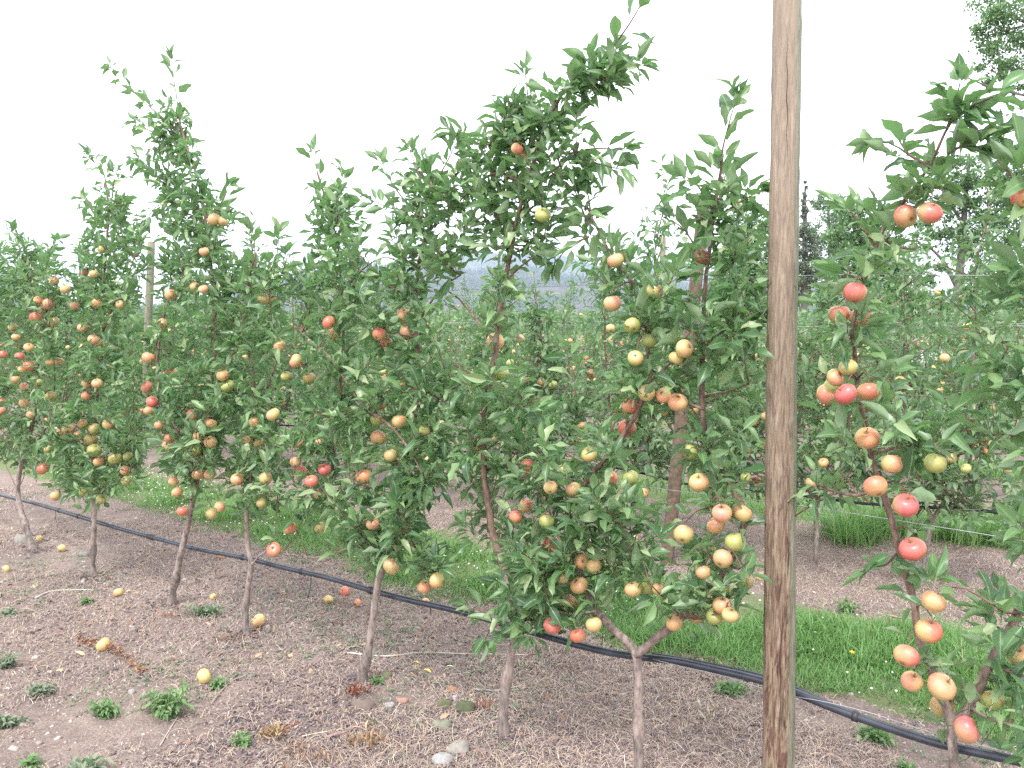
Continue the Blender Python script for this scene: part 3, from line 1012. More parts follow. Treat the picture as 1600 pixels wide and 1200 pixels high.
FT.append(dict(label='wide apple tree with rust coloured shards of bark lying at its foot',
    trunk=[(566, 1090), (565, 1060), (570, 1040), (578, 1000), (585, 950), (592, 905), (605, 860), (622, 800), (638, 730), (648, 660), (653, 560), (650, 480), (656, 405), (668, 372), (682, 310), (672, 285)], r=.019, graft=.10,
    branches=[dict(p=[(600, 880), (575, 845), (535, 800), (518, 760), (522, 700), (530, 620), (536, 540), (533, 450), (527, 380), (508, 310), (495, 270)], r=.010, re=.003, dn=.02),
              dict(p=[(642, 705), (612, 667), (575, 640), (550, 610), (530, 580), (512, 555), (490, 535), (470, 520)], r=.0055, re=.002, dn=-.12),
              dict(p=[(612, 850), (640, 848), (668, 878)], r=.005, dn=-.05), dict(p=[(600, 850), (550, 855), (500, 870), (440, 865)], r=.004, re=.002, dn=-.05),
              dict(p=[(648, 660), (690, 620), (720, 600)], r=.006), dict(p=[(655, 500), (690, 450), (720, 430)], r=.005)],
    crown=[dict(poly=[(482, 285), (515, 280), (550, 300), (572, 330), (578, 360), (568, 390), (600, 430), (612, 520), (606, 640), (600, 730), (592, 800), (600, 860), (570, 868), (540, 862), (515, 830), (470, 800), (442, 750), (452, 700), (465, 640), (470, 560), (455, 480), (450, 430), (470, 400), (470, 350), (480, 320)], t=.22, d=.95),
           dict(poly=[(610, 300), (640, 262), (660, 235), (700, 232), (722, 262), (735, 310), (738, 370), (728, 415), (700, 440), (695, 520), (715, 590), (705, 690), (700, 760), (672, 800), (652, 850), (625, 875), (585, 885), (565, 860), (590, 800), (605, 720), (605, 600), (612, 480), (598, 400), (612, 350)], t=.22, d=.95),
           dict(poly=[(560, 740), (680, 740), (660, 850), (620, 882), (560, 875)], d=.7, t=.25),
           dict(poly=[(640, 845), (670, 838), (700, 850), (708, 880), (690, 905), (655, 905), (632, 880)], d=.8, t=.1, dn=-.05)],
    shoots=[dict(p=[(508, 310), (498, 275), (488, 240)], gap=.034), dict(p=[(520, 330), (530, 300), (536, 272)]), dict(p=[(645, 330), (615, 290), (595, 250)], gap=.03), dict(p=[(640, 330), (610, 325), (585, 315)]), dict(p=[(660, 290), (650, 260), (640, 235)]), dict(p=[(540, 450), (570, 418), (600, 402), (622, 408)], gap=.03), dict(p=[(672, 300), (700, 250), (712, 225)])],
    apples=[(437, 541, 20, 'O'), (462, 564, 22, 'O'), (447, 588, 17, 'G'), (483, 591, 16, 'Y'), (514, 504, 22, 'R'), (522, 520, 16, 'O'), (592, 522, 21, 'R'), (603, 536, 16, 'R'), (636, 520, 16, 'O'), (466, 692, 18, 'R'), (462, 722, 18, 'O'), (471, 737, 15, 'R'), (487, 752, 21, 'R'), (507, 734, 21, 'P'), (569, 745, 27, 'O'), (611, 712, 23, 'Y'), (589, 656, 22, 'G'), (591, 684, 26, 'O'), (624, 659, 25, 'O'), (593, 632, 16, 'O'), (663, 673, 19, 'G'), (452, 825, 23, 'R'), (500, 824, 16, 'G'), (583, 819, 22, 'O'), (611, 885, 28, 'O'), (683, 907, 26, 'O'), (662, 917, 22, 'O'), (632, 494, 16, 'O'), (500, 771, 16, 'Y')]))
FT.append(dict(label='tallest apple tree in the middle, its crown leaning up to the right with few apples',
    trunk=[(787, 1178), (786, 1130), (790, 1080), (793, 1055), (800, 1020), (810, 985), (800, 930), (785, 880), (770, 830), (760, 770), (756, 720), (755, 660), (765, 600), (775, 540), (785, 460), (797, 400), (808, 340), (822, 290), (838, 240), (855, 190), (885, 140), (930, 105)], r=.0195, graft=.24,
    branches=[dict(p=[(822, 290), (780, 270), (740, 290), (715, 320)], r=.007, dn=-.03), dict(p=[(835, 240), (790, 220), (750, 230)], r=.006),
              dict(p=[(760, 735), (790, 725), (840, 730), (880, 745)], r=.006, re=.003, dn=.02), dict(p=[(778, 540), (745, 500), (720, 470), (700, 455)], r=.005),
              dict(p=[(790, 440), (815, 415), (840, 400)], r=.004), dict(p=[(765, 600), (720, 575), (690, 560)], r=.005, dn=-.06), dict(p=[(815, 310), (860, 270), (900, 240)], r=.006, dn=-.03),
              dict(p=[(755, 650), (800, 630), (850, 620)], r=.005, dn=.05), dict(p=[(780, 880), (820, 870), (850, 900)], r=.005, dn=-.08)],
    crown=[dict(poly=[(925, 90), (960, 80), (985, 105), (950, 130), (935, 150), (932, 185), (915, 215), (965, 245), (930, 275), (905, 290), (915, 310), (885, 325), (868, 360), (858, 395), (835, 405), (815, 380), (790, 420), (760, 425), (745, 395), (735, 360), (712, 330), (712, 290), (702, 255), (722, 205), (745, 190), (790, 155), (820, 115), (870, 105)], t=.20, d=1.0),
           dict(poly=[(890, 95), (930, 70), (965, 55), (1005, 80), (990, 120), (940, 150), (895, 135)], t=.10, d=.8),
           dict(poly=[(745, 420), (800, 420), (815, 450), (800, 500), (790, 560), (750, 590), (735, 540), (755, 480)], d=.38, t=.16),
           dict(poly=[(690, 600), (740, 565), (800, 555), (850, 600), (880, 660), (880, 720), (850, 760), (800, 770), (740, 760), (700, 740), (690, 680)], d=.95, t=.22),
           dict(poly=[(700, 740), (760, 750), (790, 800), (770, 860), (735, 850), (700, 800)], d=.45, t=.15),
           dict(poly=[(790, 770), (860, 750), (890, 790), (880, 850), (895, 920), (885, 965), (850, 990), (800, 1000), (765, 985), (758, 940), (775, 880), (790, 830)], d=1.0, t=.22)],
    shoots=[dict(p=[(930, 110), (960, 70), (985, 35), (1005, 0), (1015, -20)], gap=.036), dict(p=[(880, 145), (930, 125), (975, 108), (1000, 100)], gap=.028), dict(p=[(890, 240), (930, 232), (975, 235)]), dict(p=[(890, 255), (930, 255), (970, 265)]), dict(p=[(760, 230), (720, 210), (705, 205)]), dict(p=[(830, 200), (825, 150), (820, 110)]), dict(p=[(765, 960), (755, 955), (732, 950)]), dict(p=[(780, 975), (765, 985), (758, 1000)])],
    apples=[(808, 233, 21, 'R'), (819, 247, 18, 'Y'), (848, 336, 26, 'G'), (783, 584, 18, 'G'), (744, 697, 15, 'Y'), (826, 727, 17, 'R'), (822, 790, 20, 'O'), (806, 808, 22, 'R'), (854, 815, 25, 'Y'), (863, 850, 28, 'R'), (878, 903, 22, 'O'), (863, 978, 28, 'R'), (774, 534, 14, 'O')]))
FT.append(dict(label='heavily laden apple tree forking low into a wide V beside the wooden post',
    trunk=[(1004, 1262), (998, 1180), (997, 1100), (994, 1022), (960, 985), (928, 950), (915, 922), (898, 870), (890, 825), (895, 790), (908, 765), (930, 735), (960, 700), (985, 662), (1000, 635), (1010, 600), (1013, 560), (1008, 500), (994, 450), (972, 420), (950, 390), (930, 350), (915, 320)], r=.0185, re=.004, graft=.22,
    branches=[dict(p=[(994, 1024), (1040, 985), (1085, 945), (1125, 905), (1150, 860), (1163, 815), (1150, 770), (1130, 735), (1108, 700), (1098, 655), (1097, 600), (1098, 540), (1100, 480), (1107, 400), (1115, 340), (1122, 290), (1130, 240)], r=.0155, re=.004, dn=0),
              dict(p=[(1098, 555), (1120, 525), (1145, 508), (1165, 495)], r=.006, dn=-.05), dict(p=[(935, 740), (900, 715), (870, 700)], r=.005), dict(p=[(895, 870), (870, 835), (855, 790), (830, 768)], r=.005, dn=-.08),
              dict(p=[(1010, 600), (1045, 570), (1070, 540)], r=.005, dn=-.06), dict(p=[(1100, 640), (1060, 625), (1030, 630)], r=.005, dn=-.05), dict(p=[(1140, 880), (1100, 860), (1060, 840)], r=.005, dn=-.05),
              dict(p=[(1060, 965), (1040, 930), (1010, 900), (990, 880)], r=.005, dn=-.06), dict(p=[(930, 955), (900, 960), (870, 955)], r=.004, dn=-.05), dict(p=[(1100, 620), (1140, 610), (1170, 600)], r=.005)],
    crown=[dict(poly=[(890, 345), (915, 325), (945, 350), (985, 375), (1015, 410), (1050, 440), (1048, 520), (1035, 600), (1025, 650), (975, 640), (960, 600), (965, 530), (955, 470), (925, 440), (900, 410)], d=.75, t=.18),
           dict(poly=[(885, 690), (935, 655), (975, 700), (985, 760), (970, 830), (1000, 900), (985, 930), (945, 950), (920, 990), (895, 995), (870, 960), (850, 900), (850, 820), (870, 760)], d=.80, t=.20),
           dict(poly=[(905, 740), (985, 745), (1045, 790), (1065, 850), (1060, 920), (1010, 945), (960, 900), (920, 840)], d=.8, t=.2, dn=-.04),
           dict(poly=[(1100, 290), (1135, 245), (1165, 265), (1178, 310), (1190, 345), (1200, 385), (1203, 450), (1200, 500), (1190, 560), (1180, 640), (1150, 660), (1100, 680), (1060, 650), (1040, 590), (1035, 510), (1035, 450), (1055, 400), (1055, 345), (1075, 310)], d=.72, t=.20),
           dict(poly=[(1060, 660), (1180, 640), (1190, 720), (1165, 770), (1130, 800), (1080, 820), (1050, 760), (1060, 710)], d=.55, t=.20),
           dict(poly=[(1070, 820), (1140, 860), (1180, 850), (1178, 900), (1150, 950), (1110, 975), (1050, 975), (1040, 930), (1060, 890)], d=.85, t=.18)],
    shoots=[dict(p=[(1125, 300), (1128, 240), (1140, 190), (1150, 155)], gap=.019), dict(p=[(1115, 330), (1090, 290), (1070, 275)]), dict(p=[(1118, 350), (1150, 320), (1185, 300)]), dict(p=[(918, 350), (905, 315), (895, 290)]), dict(p=[(925, 350), (920, 310), (915, 290)]), dict(p=[(920, 370), (890, 385), (868, 410)]), dict(p=[(1160, 430), (1200, 455), (1225, 468)]), dict(p=[(1150, 480), (1190, 490), (1205, 510)]), dict(p=[(1095, 400), (1070, 360), (1050, 345)]), dict(p=[(900, 620), (895, 580), (885, 550)])],
    rosettes=[(1120, 262, 6, .085), (1075, 285, 6, .085), (1165, 300, 6, .085), (915, 330, 10, .08), (1195, 465, 9, .09), (1120, 340, 8, .08)],
    apples=[(962, 407, 26, 'O'), (957, 474, 28, 'O'), (1023, 455, 28, 'Y'), (988, 509, 27, 'Y'), (1015, 533, 27, 'G'), (993, 560, 26, 'Y'), (1010, 614, 27, 'O'), (1037, 618, 25, 'O'), (985, 635, 17, 'R'), (980, 669, 17, 'R'), (921, 710, 26, 'Y'), (952, 748, 20, 'R'), (985, 747, 20, 'G'), (860, 762, 22, 'O'), (896, 765, 26, 'O'), (909, 876, 25, 'O'), (928, 884, 25, 'Y'), (905, 915, 29, 'O'), (903, 993, 26, 'R'), (928, 976, 26, 'Y'), (886, 940, 17, 'O'), (896, 945, 20, 'Y'), (990, 921, 28, 'Y'), (1013, 918, 26, 'G'), (1030, 920, 23, 'Y'), (1054, 973, 28, 'Y'),
            (1099, 402, 23, 'R'), (1069, 545, 31, 'Y'), (1056, 560, 24, 'G'), (1059, 629, 32, 'O'), (1079, 707, 25, 'G'), (1092, 754, 32, 'O'), (1068, 835, 31, 'Y'), (1128, 802, 31, 'O'), (1160, 802, 32, 'O'), (1119, 821, 31, 'O'), (1149, 847, 34, 'G'), (1129, 873, 32, 'O'), (1110, 860, 23, 'G'), (1099, 894, 25, 'O'), (1162, 908, 24, 'Y'), (1128, 946, 29, 'O'), (1141, 961, 27, 'Y'), (1117, 963, 28, 'G'), (1090, 962, 22, 'O'), (1130, 925, 18, 'G')]))
FT.append(dict(label='rightmost apple tree, nearest the camera, sparse leaves and large red apples up its bare leader',
    trunk=[(1493, 1470), (1490, 1300), (1490, 1200), (1486, 1130), (1470, 1085), (1455, 1045), (1437, 1000), (1430, 950), (1418, 905), (1405, 860), (1390, 800), (1375, 750), (1362, 715), (1352, 665), (1342, 620), (1336, 560), (1332, 520), (1340, 470), (1352, 430), (1365, 395), (1385, 350), (1415, 310), (1450, 262), (1478, 205), (1495, 175)], r=.017, re=.003,
    branches=[dict(p=[(1487, 1130), (1515, 1105), (1540, 1050), (1572, 995), (1605, 930), (1632, 860), (1650, 760), (1650, 600), (1630, 450), (1605, 340), (1590, 270)], r=.0145, re=.004, dn=.02),
              dict(p=[(1378, 758), (1340, 775), (1300, 765), (1275, 755)], r=.006, re=.003, dn=-.02), dict(p=[(1340, 775), (1325, 750), (1310, 735)], r=.003, re=.002, dn=-.02, bare=True), dict(p=[(1360, 710), (1400, 700), (1450, 695)], r=.005),
              dict(p=[(1300, 772), (1265, 790), (1240, 808)], r=.004, re=.002, dn=-.02),
              dict(p=[(1550, 1040), (1580, 1050), (1610, 1060)], r=.006), dict(p=[(1515, 1105), (1550, 1125), (1590, 1135)], r=.005), dict(p=[(1375, 370), (1400, 385), (1430, 390)], r=.004), dict(p=[(1455, 260), (1420, 240), (1405, 220)], r=.004, re=.002), dict(p=[(1640, 560), (1580, 540), (1540, 520)], r=.006), dict(p=[(1645, 700), (1590, 680), (1540, 680)], r=.005)],
    crown=[dict(poly=[(1440, 165), (1500, 150), (1545, 165), (1560, 190), (1520, 215), (1470, 215), (1450, 195)], d=.40, t=.08),
           dict(poly=[(1400, 250), (1440, 230), (1490, 240), (1500, 290), (1475, 330), (1478, 380), (1440, 420), (1390, 430), (1340, 425), (1335, 360), (1360, 300)], d=.42, t=.12),
           dict(poly=[(1315, 450), (1380, 440), (1400, 520), (1395, 570), (1300, 580), (1300, 510)], d=.42, t=.12),
           dict(poly=[(1265, 590), (1400, 570), (1440, 620), (1430, 690), (1390, 730), (1300, 720), (1255, 690)], d=.30, t=.15),
           dict(poly=[(1250, 700), (1320, 730), (1345, 770), (1260, 775)], d=.4, t=.10),
           dict(poly=[(1390, 640), (1490, 620), (1520, 680), (1480, 740), (1400, 750)], d=.35, t=.12),
           dict(poly=[(1390, 830), (1450, 880), (1480, 920), (1450, 980), (1420, 920), (1370, 890)], d=.22, t=.10),
           dict(poly=[(1560, 260), (1610, 240), (1640, 300), (1660, 500), (1560, 480), (1545, 420), (1560, 340)], d=.42, t=.15),
           dict(poly=[(1500, 540), (1560, 480), (1680, 500), (1680, 760), (1600, 740), (1540, 700), (1505, 640)], d=.5, t=.18),
           dict(poly=[(1560, 760), (1680, 760), (1680, 880), (1600, 880), (1560, 830)], d=.5, t=.15),
           dict(poly=[(1500, 930), (1560, 900), (1640, 890), (1660, 1180), (1560, 1165), (1520, 1120), (1540, 1050), (1510, 980)], d=.6, t=.18),
           dict(poly=[(1430, 1020), (1480, 1010), (1520, 1040), (1510, 1120), (1460, 1110)], d=.35, t=.10)],
    shoots=[dict(p=[(1480, 200), (1490, 170), (1500, 130)], gap=.02), dict(p=[(1490, 180), (1520, 165), (1555, 150)], gap=.03), dict(p=[(1455, 262), (1425, 245), (1395, 225), (1370, 222)], gap=.03), dict(p=[(1370, 390), (1345, 350), (1325, 325)], gap=.035), dict(p=[(1480, 240), (1520, 220), (1545, 215)], gap=.035), dict(p=[(1600, 300), (1575, 270), (1555, 245)], gap=.03), dict(p=[(1352, 440), (1330, 430), (1300, 425)], gap=.03), dict(p=[(1405, 860), (1385, 882), (1365, 885)], gap=.03)],
    rosettes=[(1500, 168, 17, .088), (1497, 180, 8, .08), (1408, 225, 9, .075), (1455, 255, 8, .08), (1530, 225, 8, .08), (1595, 245, 14, .09), (1370, 330, 8, .075), (1580, 330, 10, .085), (1450, 690, 10, .085), (1480, 640, 9, .085), (1600, 420, 14, .09), (1585, 600, 14, .09), (1450, 905, 9, .08), (1410, 895, 6, .07), (1440, 1045, 8, .07)],
    apples=[(1415, 338, 37, 'R'), (1453, 333, 37, 'R'), (1336, 457, 36, 'P'), (1346, 496, 26, 'O'), (1311, 491, 24, 'O'), (1325, 574, 28, 'G'), (1305, 590, 28, 'O'), (1302, 606, 26, 'Y'), (1293, 616, 24, 'O'), (1322, 616, 35, 'P'), (1357, 612, 35, 'R'), (1355, 685, 37, 'O'), (1394, 725, 33, 'O'), (1461, 724, 35, 'G'), (1368, 760, 36, 'R'), (1415, 790, 40, 'P'), (1426, 858, 40, 'P'), (1458, 940, 38, 'O'), (1451, 986, 42, 'R'), (1416, 1025, 38, 'P'), (1425, 1065, 34, 'O'), (1471, 1073, 43, 'O'), (1510, 1140, 42, 'P'), (1473, 1103, 26, 'O'), (1598, 308, 36, 'R'), (1598, 1028, 28, 'O'), (1550, 1095, 26, 'Y')]))
for i, spc in enumerate(FT):
    front_tree(spc, i)
#PART2

# ------------------------------------------------------------------ trees of the rows behind
def row_tree_variant(seed, hi, height):
    """meshes of a tree standing at the origin, crown flattened along the row (local x = row)"""
    rg = np.random.default_rng(seed)
    fork = rg.random() < .5
    lean = rg.normal(0, .10)
    pts = [np.array([[0, 0, -.05], [rg.normal(0, .02), 0, .18], [lean * .3, rg.normal(0, .02), .42]])]
    zz = np.linspace(.42, height, 6)
    paths = []
    if fork:
        for sgn in (-1, 1):
            w = rg.uniform(.12, .22)
            paths.append(np.array([[lean * .3 + sgn * w * math.sin(min(1, (z - .42) / .5) * 1.5) + rg.normal(0, .02), rg.normal(0, .03), z] for z in zz]))
        paths[1][:, 2] = .42 + (paths[1][:, 2] - .42) * .8
    else:
        paths.append(np.array([[lean * (.3 + (z - .42) * .5) + rg.normal(0, .025), rg.normal(0, .03), z] for z in zz]))
    mb = MB()
    P = smooth_path(np.vstack([pts[0], paths[0][1:]]), 22)
    tk = MB(); tk.tube(P, np.linspace(.017, .003, 22), 6, .5, False, .05)
    if fork:
        br2 = MB()
        P2 = smooth_path(np.vstack([pts[0][-1:], paths[1][1:]]), 18)
        mb.tube(np.vstack([P[8:9] * 0 + pts[0][1:2], P2]), np.linspace(.013, .003, 19), 6, .5, False, .05)
    AP = np.vstack([smooth_path(p, 30) for p in paths])
    AP = AP[AP[:, 2] > .5]
    m = int(135 * height)
    C, br = [], MB()
    for _ in range(m):
        a = AP[int(len(AP) * rg.random() ** 1.0)] if rg.random() < .72 else AP[int(rg.integers(0, 10))]
        f = (a[2] - .5) / (height - .5)
        if rg.random() < .35 * f:
            continue
        wd = .34 * (1 - f) ** .7 + .05
        c = a + np.array([rg.normal(0, wd * .68), rg.normal(0, wd * .5), rg.normal(.0, .08)])
        c[2] = max(c[2], rg.uniform(.34, .5))
        C.append((c, a))
        if rg.random() < .5:
            mb.tube([a - np.array([0, 0, .04]), (a + c) / 2 - np.array([0, 0, .03]), c], [.004, .003, .002], 4, .5, False)
    LP, LX, LS = [], [], []
    for c, a in C:
        ax = (c - a) / (np.linalg.norm(c - a) + 1e-6) + np.array([0, 0, .6])
        p, X, s = radial_leaves(c, ax, int(rg.integers(6, 10)), rg, L=(.055, .095))
        LP.append(p); LX.append(X); LS.append(s)
    for p in paths:
        ax = p[-1] - p[-2]
        for q in np.linspace(0, .3, 8):
            pp, X, s = radial_leaves(p[-1] + ax / np.linalg.norm(ax) * q * .7, ax, 2, rg, (30, 55), (.05, .08))
            LP.append(pp); LX.append(X); LS.append(s)
        mb.tube([p[-1], p[-1] + ax / np.linalg.norm(ax) * .21], [.003, .0015], 4, .5, False)
    LP, LX, LS = np.vstack(LP), np.vstack(LX), np.concatenate(LS)
    if not hi:
        k = rg.random(len(LP)) < .75
        LP, LX, LS = LP[k], LX[k], LS[k] * 1.12
    R = frames(LX, .4, rg)
    fol = scatter_mesh('crown', MID if hi else LO, LP, R, LS, M_leaf_far, None, (0, 0, 0), rg)
    ap = []
    for _ in range(int(rg.integers(16, 30))):
        c, a = C[rg.integers(0, len(C))]
        if c[2] > height * .8:
            continue
        out = c - a
        ap.append((c + out * .25 + np.array([0, 0, -.05]), rg.uniform(.029, .036), rg.choice(['R', 'O', 'O', 'O', 'Y', 'Y', 'G'])))
    return tk.mesh('trunk', M_bark), fol, ap, mb.mesh('branches', M_bark)


def fruit_mesh(ap, seed):
    rg = np.random.default_rng(seed)
    Vs, Qs, Rs, off = [], [], [], 0
    for p, r, k in ap:
        Vs.append(av2 * (r / .035) + p); Qs.append(aq2 + off); off += len(av2)
        Rs.append(np.full(len(av2), {'R': .95, 'O': .65, 'Y': .35, 'G': .1}[str(k)] + rg.uniform(-.05, .05)))
    return mesh_np('fruit', np.vstack(Vs), np.vstack(Qs), M_fruit, True, np.concatenate(Rs))


M_fruit = rnd_mat('far_apple_skin', [(0, (.38, .44, .10)), (.35, (.66, .52, .18)), (.65, (.74, .36, .15)), (1, (.70, .14, .09))], .45)
VAR_HI = [row_tree_variant(500 + k, True, h) for k, h in enumerate([1.75, 2.05, 1.85, 2.25, 1.95, 1.7])]
VAR_LO = [row_tree_variant(600 + k, False, h) for k, h in enumerate([1.8, 2.1, 1.95, 2.3, 1.7])]
FRUIT_LO = [fruit_mesh(v[2], 9 + k) for k, v in enumerate(VAR_LO)]
rgr = np.random.default_rng(42)
ROWNAME = ['front', 'second', 'third', 'fourth', 'fifth', 'sixth']


def in_view(p, z=2.3, m=70):
    x, y, d = to_px(np.array([p[0], p[1], z]))
    return d > 0 and -m < x < 1600 + m


used2 = set()
SECOND = [(1480, 1700, 'second row apple tree at the right edge behind the big red apples'), (1400, 1540, 'second row apple tree just right of the red apple leader'),
    (1300, 1420, 'second row apple tree directly behind the leader with the big red apples'), (1225, 1330, 'second row apple tree just right of the tall wooden post'),
    (1130, 1230, 'second row apple tree hidden behind the left side of the wooden post'), (1040, 1140, 'second row apple tree beside the leaning post behind the V shaped tree'),
    (960, 1050, 'second row apple tree behind the left leader of the V shaped tree'), (880, 970, 'second row apple tree in the gap right of the tallest tree'),
    (800, 890, 'second row apple tree just right of the tallest front trunk'), (700, 800, 'second row apple tree behind the trunk of the tallest front tree'),
    (620, 700, 'second row apple tree just right of the wide front tree'), (540, 620, 'second row apple tree behind the wide front tree')]


def place_row(k, spacing, variants, hi, s_list, fr):
    n0 = ROW0 + PITCHROW * k
    for s in s_list:
        n = n0 + rgr.normal(0, .05)
        p = rn(s, n)
        if not in_view(p):
            continue
        p[2] = float(ground_z(np.array(s), np.array(n)))
        vi = int(rgr.integers(0, len(variants)))
        tr, fo, ap, bm = variants[vi]
        o = empty('apple_tree', p, {1: 'smaller apple tree of the second row seen through gaps between the front trees',
                                    2: 'apple tree of the third row showing beyond the second row',
                                    3: 'apple tree of the fourth row, far back in the orchard',
                                    4: 'apple tree of the fifth row, only its top showing far back',
                                    5: 'apple tree of the sixth row, only its top showing farthest back'}[k],
                  'apple tree', 'apple trees of the %s row' % ROWNAME[k])
        if k == 1:
            xx = to_px(np.array([p[0], p[1], 1.2]))[0]
            for lo, hi_, tx in SECOND:
                if lo <= xx < hi_ and tx not in used2:
                    o['label'] = tx; used2.add(tx)
                    break
        a = ROW_ANG + (math.pi if rgr.random() < .5 else 0) + rgr.normal(0, .15)
        o.rotation_euler = (0, 0, a)
        sc = rgr.uniform(.88, 1.12) * (1, 1, .95, .90, .88, .86)[k]
        o.scale = (sc, sc, sc * rgr.uniform(.94, 1.08))
        mk('trunk', tr, o)
        mk('crown', fo, o, kind='stuff')
        mk('branches', bm, o, kind='stuff')
        if fr == 'single':
            for q, r, kd in ap:
                put_apple(o, np.zeros(3), q, r * 1.05, str(kd), rgr, mesh=APPLE_LO, stem=False)
        else:
            mk('fruit', FRUIT_LO[vi], o, kind='stuff')


place_row(1, .7, VAR_HI, True, [1.28, 1.9] + list(np.arange(2.62, 15.5, .70)) + [.6], 'single')
place_row(2, .7, VAR_LO, False, list(np.arange(.8, 12, .72)), 'single')
place_row(2, .7, VAR_LO, False, list(np.arange(12.1, 24, .74)), 'mass')
place_row(3, .75, VAR_LO, False, list(np.arange(1.0, 32, .80)), 'mass')
place_row(4, .8, VAR_LO, False, list(np.arange(1.3, 40, .9)), 'mass')
place_row(5, .9, VAR_LO, False, list(np.arange(1.5, 46, 1.0)), 'mass')
# everything beyond the sixth row reads as one band of foliage
rg = np.random.default_rng(77)
LPs = []
for k in range(6, 13):
    s = rg.uniform(1.5, 12 + 8 * k, 5200)
    zt = 1.50 + .28 * vnoise(s * 1.4 + k * 17, np.full_like(s, k * 3.3)) + .25 * rg.random(len(s)) ** 3
    z = rg.uniform(.5, 1, len(s)) ** .6 * zt
    n = ROW0 + PITCHROW * k + rg.normal(0, .28, len(s))
    P = s[:, None] * D2 + n[:, None] * N2
    P[:, 2] = z
    x, y, d = to_px(P)
    LPs.append(P[(x > -60) & (x < 1660)])
LPs = np.vstack(LPs)
X = rg.standard_normal(LPs.shape)
mk('distant_orchard', scatter_mesh('distant_orchard', LO, LPs, frames(X, .5, rg), rg.uniform(.16, .30, len(LPs)), M_leaf_far, None, (0, 0, 0), rg),
   kind='stuff', label='band of distant orchard rows reading as one green mass', category='orchard')

# ------------------------------------------------------------------ trees beyond the orchard
M_limb = simple('grey_bark', (.16, .14, .13), .9, 6, .4)


def far_tree(label, cat, depth, base_px, limbs, blobs, mat, nleaf, leaf, clump=.45, seed=0, name='broadleaf_tree'):
    rg = np.random.default_rng(seed)
    b = at_depth(base_px, 497, depth); b[2] = 0
    root = empty(name, b, label, cat)
    mb = MB()
    for i, L in enumerate(limbs):
        P = np.array([at_depth(q[0], q[1], depth + (q[3] if len(q) > 3 else 0)) for q in L])
        if i == 0:
            P = np.vstack([b + [0, 0, -.1], P])
        R = np.interp(np.linspace(0, 1, 14), np.linspace(0, 1, len(P)), [L[0][2]] * (len(P) - len(L)) + [q[2] for q in L])
        sub = MB(); sub.tube(smooth_path(P, 14), R, 7, .5, False, .04)
        mk('trunk' if i == 0 else 'limb', sub.mesh('limb', M_limb, b), root)
    LP = []
    tot = sum(q[2] * q[3] for q in blobs)
    for (x, y, rx, ry, *dd) in blobs:
        c = at_depth(x, y, depth + (dd[0] if dd else 0))
        wx, wz = rx / FPX * depth, ry / FPX * depth
        m = int(nleaf * rx * ry / tot)
        nc = max(4, int(m / 70))
        u = rg.standard_normal((nc, 3)); u /= np.linalg.norm(u, axis=1)[:, None]
        cc = c + u * (rg.uniform(.25, 1, nc) ** .5)[:, None] * np.array([wx, wx, wz])
        k = rg.integers(0, nc, m)
        LP.append(cc[k] + rg.standard_normal((m, 3)) * clump * min(wx, wz) * np.array([.36, .36, .24]))
    LP = np.vstack(LP)
    LP = LP[LP[:, 2] > .2]
    X = rg.standard_normal(LP.shape)
    me = scatter_mesh('crown', FLAT, LP, frames(X, .7, rg), rg.uniform(leaf * .7, leaf * 1.4, len(LP)), mat, None, b, rg, False)
    mk('crown', me, root, kind='stuff')


far_tree('large cottonwood whose leafy boughs hang into the top right corner', 'tree', 25, 1800,
         [[(1790, 300, .35), (1760, 60, .28), (1740, -80, .15)], [(1765, 100, .15), (1660, 60, .08), (1570, 20, .03)], [(1770, 190, .12), (1660, 160, .06), (1560, 140, .03), (1490, 112, .015)], [(1660, 60, .05), (1610, 40, .03), (1545, 55, .015)], [(1640, 55, .04), (1590, 15, .02), (1540, 5, .01)], [(1650, 160, .04), (1620, 120, .025), (1560, 92, .012)], [(1640, 160, .03), (1600, 175, .015), (1575, 178, .01)]],
         [(1600, 20, 60, 55), (1560, 55, 38, 30), (1620, 110, 60, 30), (1700, 40, 90, 90), (1540, 40, 22, 18), (1570, 122, 45, 14), (1510, 112, 22, 8), (1560, 90, 40, 25), (1545, 15, 30, 25), (1590, 175, 30, 14), (1800, 0, 140, 160), (1760, -100, 150, 90)], M_tree_far, 42000, .10, .62, 1)
far_tree('open tree with a dark forked trunk behind the rows at the right', 'tree', 30, 1490,
         [[(1492, 560, .17), (1494, 480, .15), (1502, 400, .12), (1508, 320, .08), (1515, 240, .03)], [(1494, 445, .09), (1475, 410, .06), (1450, 385, .04), (1430, 380, .02)], [(1500, 400, .08), (1540, 350, .05), (1590, 300, .02)], [(1494, 470, .07), (1530, 430, .05), (1570, 400, .03)], [(1505, 350, .06), (1480, 310, .04), (1465, 280, .02)]],
         [(1500, 270, 50, 28), (1470, 310, 42, 30), (1545, 300, 52, 42), (1590, 350, 50, 50), (1450, 365, 34, 24), (1520, 360, 50, 40), (1570, 430, 55, 40), (1455, 430, 26, 20), (1620, 280, 40, 50), (1520, 455, 30, 20), (1610, 480, 40, 60), (1590, 230, 40, 30)], M_tree_far, 21000, .12, .5, 2)
far_tree('rounded green tree peeping over the orchard left of the wooden post', 'tree', 32, 1165,
         [[(1165, 520, .2), (1168, 420, .12), (1170, 350, .05)]],
         [(1175, 350, 32, 34), (1185, 395, 40, 40), (1150, 420, 38, 36), (1195, 440, 45, 40), (1130, 460, 40, 30)], M_tree_far, 11000, .13, .5, 3)
